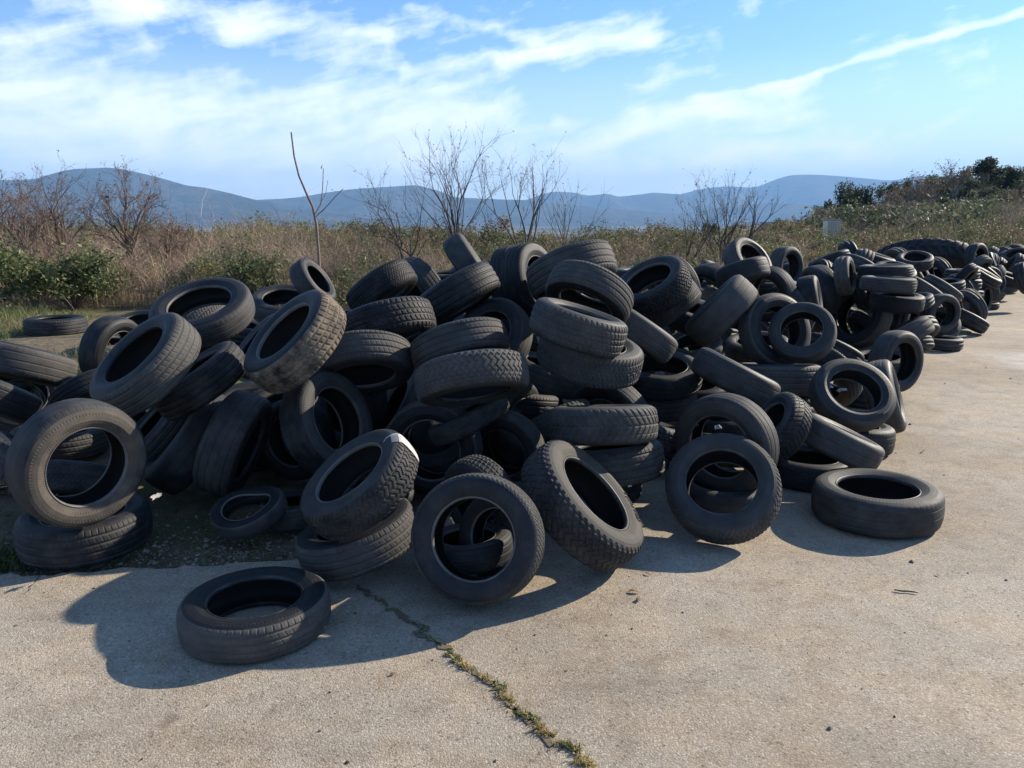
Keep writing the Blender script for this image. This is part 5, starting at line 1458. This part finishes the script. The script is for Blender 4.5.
# ------------------------------------------------------------------ mountains
def ridge(name, prof, Y, depth, base, seed, amp):
    """a range whose skyline follows prof (pixel column, pixel row) at distance Y"""
    r2 = np.random.default_rng(seed)
    p = np.array(prof, float)
    xpx = np.linspace(p[0, 0], p[-1, 0], 260)
    crest = np.interp(xpx, p[:, 0], p[:, 1])
    ker = np.hanning(9); ker /= ker.sum()
    crest = np.convolve(np.pad(crest, 4, mode='edge'), ker, 'valid')
    X = (xpx - 512) / F * Y * 1.0
    Hh = CH + (222 - crest) / F * Y - base
    Hh = np.maximum(Hh, 5) * (1 - .35 * 0)
    fade = np.minimum(1, np.minimum(np.arange(260), 259 - np.arange(260)) / 14.0)
    s = np.concatenate([np.linspace(-1, 0, 26), np.linspace(0, 1, 14)[1:]])
    V = []
    ph = r2.uniform(0, 6, 24); fx = r2.uniform(.4, 3.2, 24) * 2 * math.pi / 1800.; am = 1 / np.sqrt(fx * 900); am /= am.sum() / 2.2
    for t in s:
        f = (1 - abs(t)) ** 1.15 if t <= 0 else (1 - t) ** 1.0
        spur = sum(am[i] * np.sin(X * fx[i] + ph[i] + t * 2.2 * (-1) ** i) for i in range(24))
        k = 4 * abs(t) * (1 - abs(t))
        z = base + Hh * fade * np.clip(f + k * .16 * spur, 0, 1)
        V.append(np.stack([X, Y + t * depth * (1 + .1 * spur), z - (12 if abs(t) == 1 else 0)], 1))
    v = np.concatenate(V); nx = 260; ny = len(s)
    i = (np.arange(ny - 1)[:, None] * nx + np.arange(nx - 1)[None]).ravel()
    o = obj(name, mesh_np(name, v, np.stack([i, i + 1, i + nx + 1, i + nx], 1), M_MOUNT, True))
    return tag(o, kind='structure')


B0 = -32.0
ridge('mountains', [(-420, 205), (-300, 192), (-200, 186), (-100, 190), (0, 182), (20, 182.5), (50, 181.5), (67, 176.5), (86, 172), (126, 170.5), (146, 174), (173, 180.5), (199, 188), (213, 189), (240, 195), (262, 201), (300, 207), (340, 213), (400, 219)], 6200, 1500, B0, 1, 1)
ridge('mountains', [(180, 216), (230, 208), (262, 201), (285, 200), (305, 198.5), (332, 194), (355, 191), (383, 189), (420, 187), (440, 192), (456, 198.5), (500, 200.5), (526, 201), (560, 205), (620, 210), (700, 217)], 8000, 1500, B0, 2, 1)
ridge('mountains', [(470, 214), (526, 201), (540, 196), (552, 193), (572, 194), (586, 197), (605, 195), (615, 198), (635, 196), (649, 194), (680, 196), (720, 201), (780, 208), (860, 215)], 11000, 1700, B0, 3, 1)
ridge('mountains', [(560, 212), (640, 203), (678, 195), (696, 190.5), (717, 188), (749, 189.5), (763, 183), (781, 177.5), (802, 177), (827, 178.5), (846, 180), (880, 183), (905, 178), (940, 180), (1020, 190), (1150, 200), (1400, 214)], 12800, 1700, B0, 4, 1)
ridge('mountains', [(640, 218), (690, 212), (730, 206), (770, 203), (800, 206), (850, 208), (900, 212), (1000, 218)], 8800, 900, B0, 5, 1)

# ------------------------------------------------------------------ haze
b = MB(); TOPZ = 900.0
b.box((0, 0, (TOPZ - 46) / 2), (31400, 31400, TOPZ + 46))
hz = NT('haze_air'); hz.t.nodes.remove(hz.b)
pv = hz.n('ShaderNodeVolumePrincipled'); pv.inputs['Color'].default_value = HAZE_COL; pv.inputs['Density'].default_value = HAZE
pv.inputs['Anisotropy'].default_value = HAZE_G
hz.l(pv.outputs[0], hz.out.inputs['Volume'])
ho = obj('haze', b.mesh('haze', hz.m)); tag(ho, 'thin pale haze in the air', 'haze', None, 'stuff')

# ------------------------------------------------------------------ sky, sun
SUN_EL, SUN_AZ = R(28), R(59)        # azimuth from +Y (view direction) towards +X
wd = bpy.data.worlds.new('World'); SC.world = wd; wd.use_nodes = True
nt = wd.node_tree; nt.nodes.clear()
class WN(NT):
    def __init__(s): s.t = nt
w = WN()
wo = w.n('ShaderNodeOutputWorld'); bg = w.n('ShaderNodeBackground'); w.l(bg.outputs[0], wo.inputs[0])
sky = w.n('ShaderNodeTexSky', sky_type='NISHITA'); sky.sun_disc = False
sky.sun_elevation = SUN_EL; sky.sun_rotation = SUN_AZ; sky.air_density = 1.0; sky.dust_density = SKY_DUST; sky.ozone_density = 2.5; sky.altitude = 300
dirn = w.n('ShaderNodeTexCoord').outputs['Generated']
sx = w.n('ShaderNodeSeparateXYZ'); w.l(dirn, sx.inputs[0])
# azimuth / elevation coordinates of a direction: cloud space
az = w.math('ARCTAN2', sx.outputs[0], sx.outputs[1])
hr = w.math('SQRT', w.math('SUBTRACT', 1.0, w.math('MULTIPLY', sx.outputs[2], sx.outputs[2]), True))
el = w.math('DIVIDE', sx.outputs[2], w.math('MAXIMUM', hr, .02))


def ae(x, y):
    d = np.array([(x - 512) / F, math.cos(TH) + math.sin(TH) * (384 - y) / F, -math.sin(TH) + math.cos(TH) * (384 - y) / F])
    return math.atan2(d[0], d[1]), d[2] / math.hypot(d[0], d[1])


cv = w.n('ShaderNodeCombineXYZ'); w.l(az, cv.inputs[0]); w.l(el, cv.inputs[1])
# warp
wn = w.n('ShaderNodeTexNoise'); wn.inputs['Scale'].default_value = 6; wn.inputs['Detail'].default_value = 4; w.l(cv.outputs[0], wn.inputs['Vector'])
ws = w.n('ShaderNodeVectorMath', operation='SUBTRACT'); w.l(wn.outputs['Color'], ws.inputs[0]); ws.inputs[1].default_value = (.5, .5, .5)
wm = w.n('ShaderNodeVectorMath', operation='MULTIPLY_ADD'); w.l(ws.outputs[0], wm.inputs[0]); wm.inputs[1].default_value = (.10, .045, 0); w.l(cv.outputs[0], wm.inputs[2])
sw = w.n('ShaderNodeSeparateXYZ'); w.l(wm.outputs[0], sw.inputs[0])
AX, AY = sw.outputs[0], sw.outputs[1]
mask = None
for (x0, y0, x1, y1, wp, amp) in CLOUDS:
    (ax0, ay0), (ax1, ay1) = ae(x0, y0), ae(x1, y1)
    L = math.hypot(ax1 - ax0, ay1 - ay0); ux, uy = (ax1 - ax0) / L, (ay1 - ay0) / L
    dx = w.math('SUBTRACT', AX, ax0); dy = w.math('SUBTRACT', AY, ay0)
    t = w.math('ADD', w.math('MULTIPLY', dx, ux), w.math('MULTIPLY', dy, uy))
    tc = w.math('MINIMUM', w.math('MAXIMUM', t, 0.0), L)
    e1 = w.math('SUBTRACT', t, tc); e2 = w.math('SUBTRACT', w.math('MULTIPLY', dy, ux), w.math('MULTIPLY', dx, uy))
    d2 = w.math('ADD', w.math('MULTIPLY', e1, e1), w.math('MULTIPLY', e2, e2))
    sg = wp / F
    g = w.math('MULTIPLY', w.math('EXPONENT', w.math('MULTIPLY', d2, -1.0 / (sg * sg))), amp)
    mask = g if mask is None else w.math('ADD', mask, g)
# streaky noise drawn out along the cloud direction
rot = w.n('ShaderNodeVectorRotate', rotation_type='Z_AXIS'); w.l(wm.outputs[0], rot.inputs['Vector']); rot.inputs['Angle'].default_value = R(-14)
stt = w.n('ShaderNodeVectorMath', operation='MULTIPLY'); w.l(rot.outputs[0], stt.inputs[0]); stt.inputs[1].default_value = (1.0, 4.2, 1)
n1 = w.noise(stt.outputs[0], 6.5, 9, .62)
n2 = w.noise(wm.outputs[0], 20, 8, .62)
nn = w.math('ADD', w.math('MULTIPLY', n1, .64), w.math('MULTIPLY', n2, .36))
dens = w.math('ADD', w.math('MULTIPLY', w.math('SUBTRACT', nn, .235), 3.5), w.math('MULTIPLY', mask, .95))
dens = w.ramp(w.math('MULTIPLY', dens, .5), [(.50, 0.0), (.66, .34), (.84, .68), (1.0, .90)])
hz_ = w.ramp(el, [(.0, .74), (.09, .46), (.20, .07), (.30, 0.0)])
dens = w.math('SUBTRACT', 1.0, w.math('MULTIPLY', w.math('SUBTRACT', 1.0, dens), w.math('SUBTRACT', 1.0, hz_)))
hf = w.math('SUBTRACT', 1.0, w.math('MULTIPLY', w.math('ABSOLUTE', el), 1.2), True)
cl = w.n('ShaderNodeMix', data_type='RGBA'); w.l(dens, cl.inputs[0]); w.l(w.mix(sky.outputs[0], SKY_TINT, 1.0, 'MULTIPLY'), cl.inputs[6]); cl.inputs[7].default_value = CLOUD_COL
w.l(cl.outputs[2], bg.inputs[0]); bg.inputs[1].default_value = SKY

sun = bpy.data.lights.new('sun', 'SUN'); sun.energy = SUN; sun.angle = R(.6); sun.color = (1.0, .90, .74)
so = bpy.data.objects.new('sun', sun); link(so)
sd = Vector((math.cos(SUN_EL) * math.sin(SUN_AZ), math.cos(SUN_EL) * math.cos(SUN_AZ), math.sin(SUN_EL)))
so.rotation_euler = sd.to_track_quat('Z', 'Y').to_euler(); so.location = sd * 40

# ------------------------------------------------------------------ camera
cam = bpy.data.cameras.new('camera'); cam.sensor_width = 36; cam.lens = 36 * F / 1024; cam.clip_start = .05; cam.clip_end = 60000
co = bpy.data.objects.new('camera', cam); link(co); co.location = (0, 0, CH); co.rotation_euler = (math.pi / 2 - TH, 0, 0)
SC.camera = co

SC.render.engine = 'CYCLES'
cy = SC.cycles
cy.use_denoising = True
try: cy.denoiser = 'OPENIMAGEDENOISE'
except Exception: pass
cy.max_bounces = 6; cy.diffuse_bounces = 4; cy.glossy_bounces = 2; cy.transmission_bounces = 2; cy.volume_bounces = 0; cy.transparent_max_bounces = 4
cy.caustics_reflective = cy.caustics_refractive = False
SC.view_settings.view_transform = 'Standard'; SC.view_settings.look = 'None'
SC.view_settings.exposure = EXPO; SC.view_settings.gamma = 1; SC.view_settings.use_curve_mapping = False
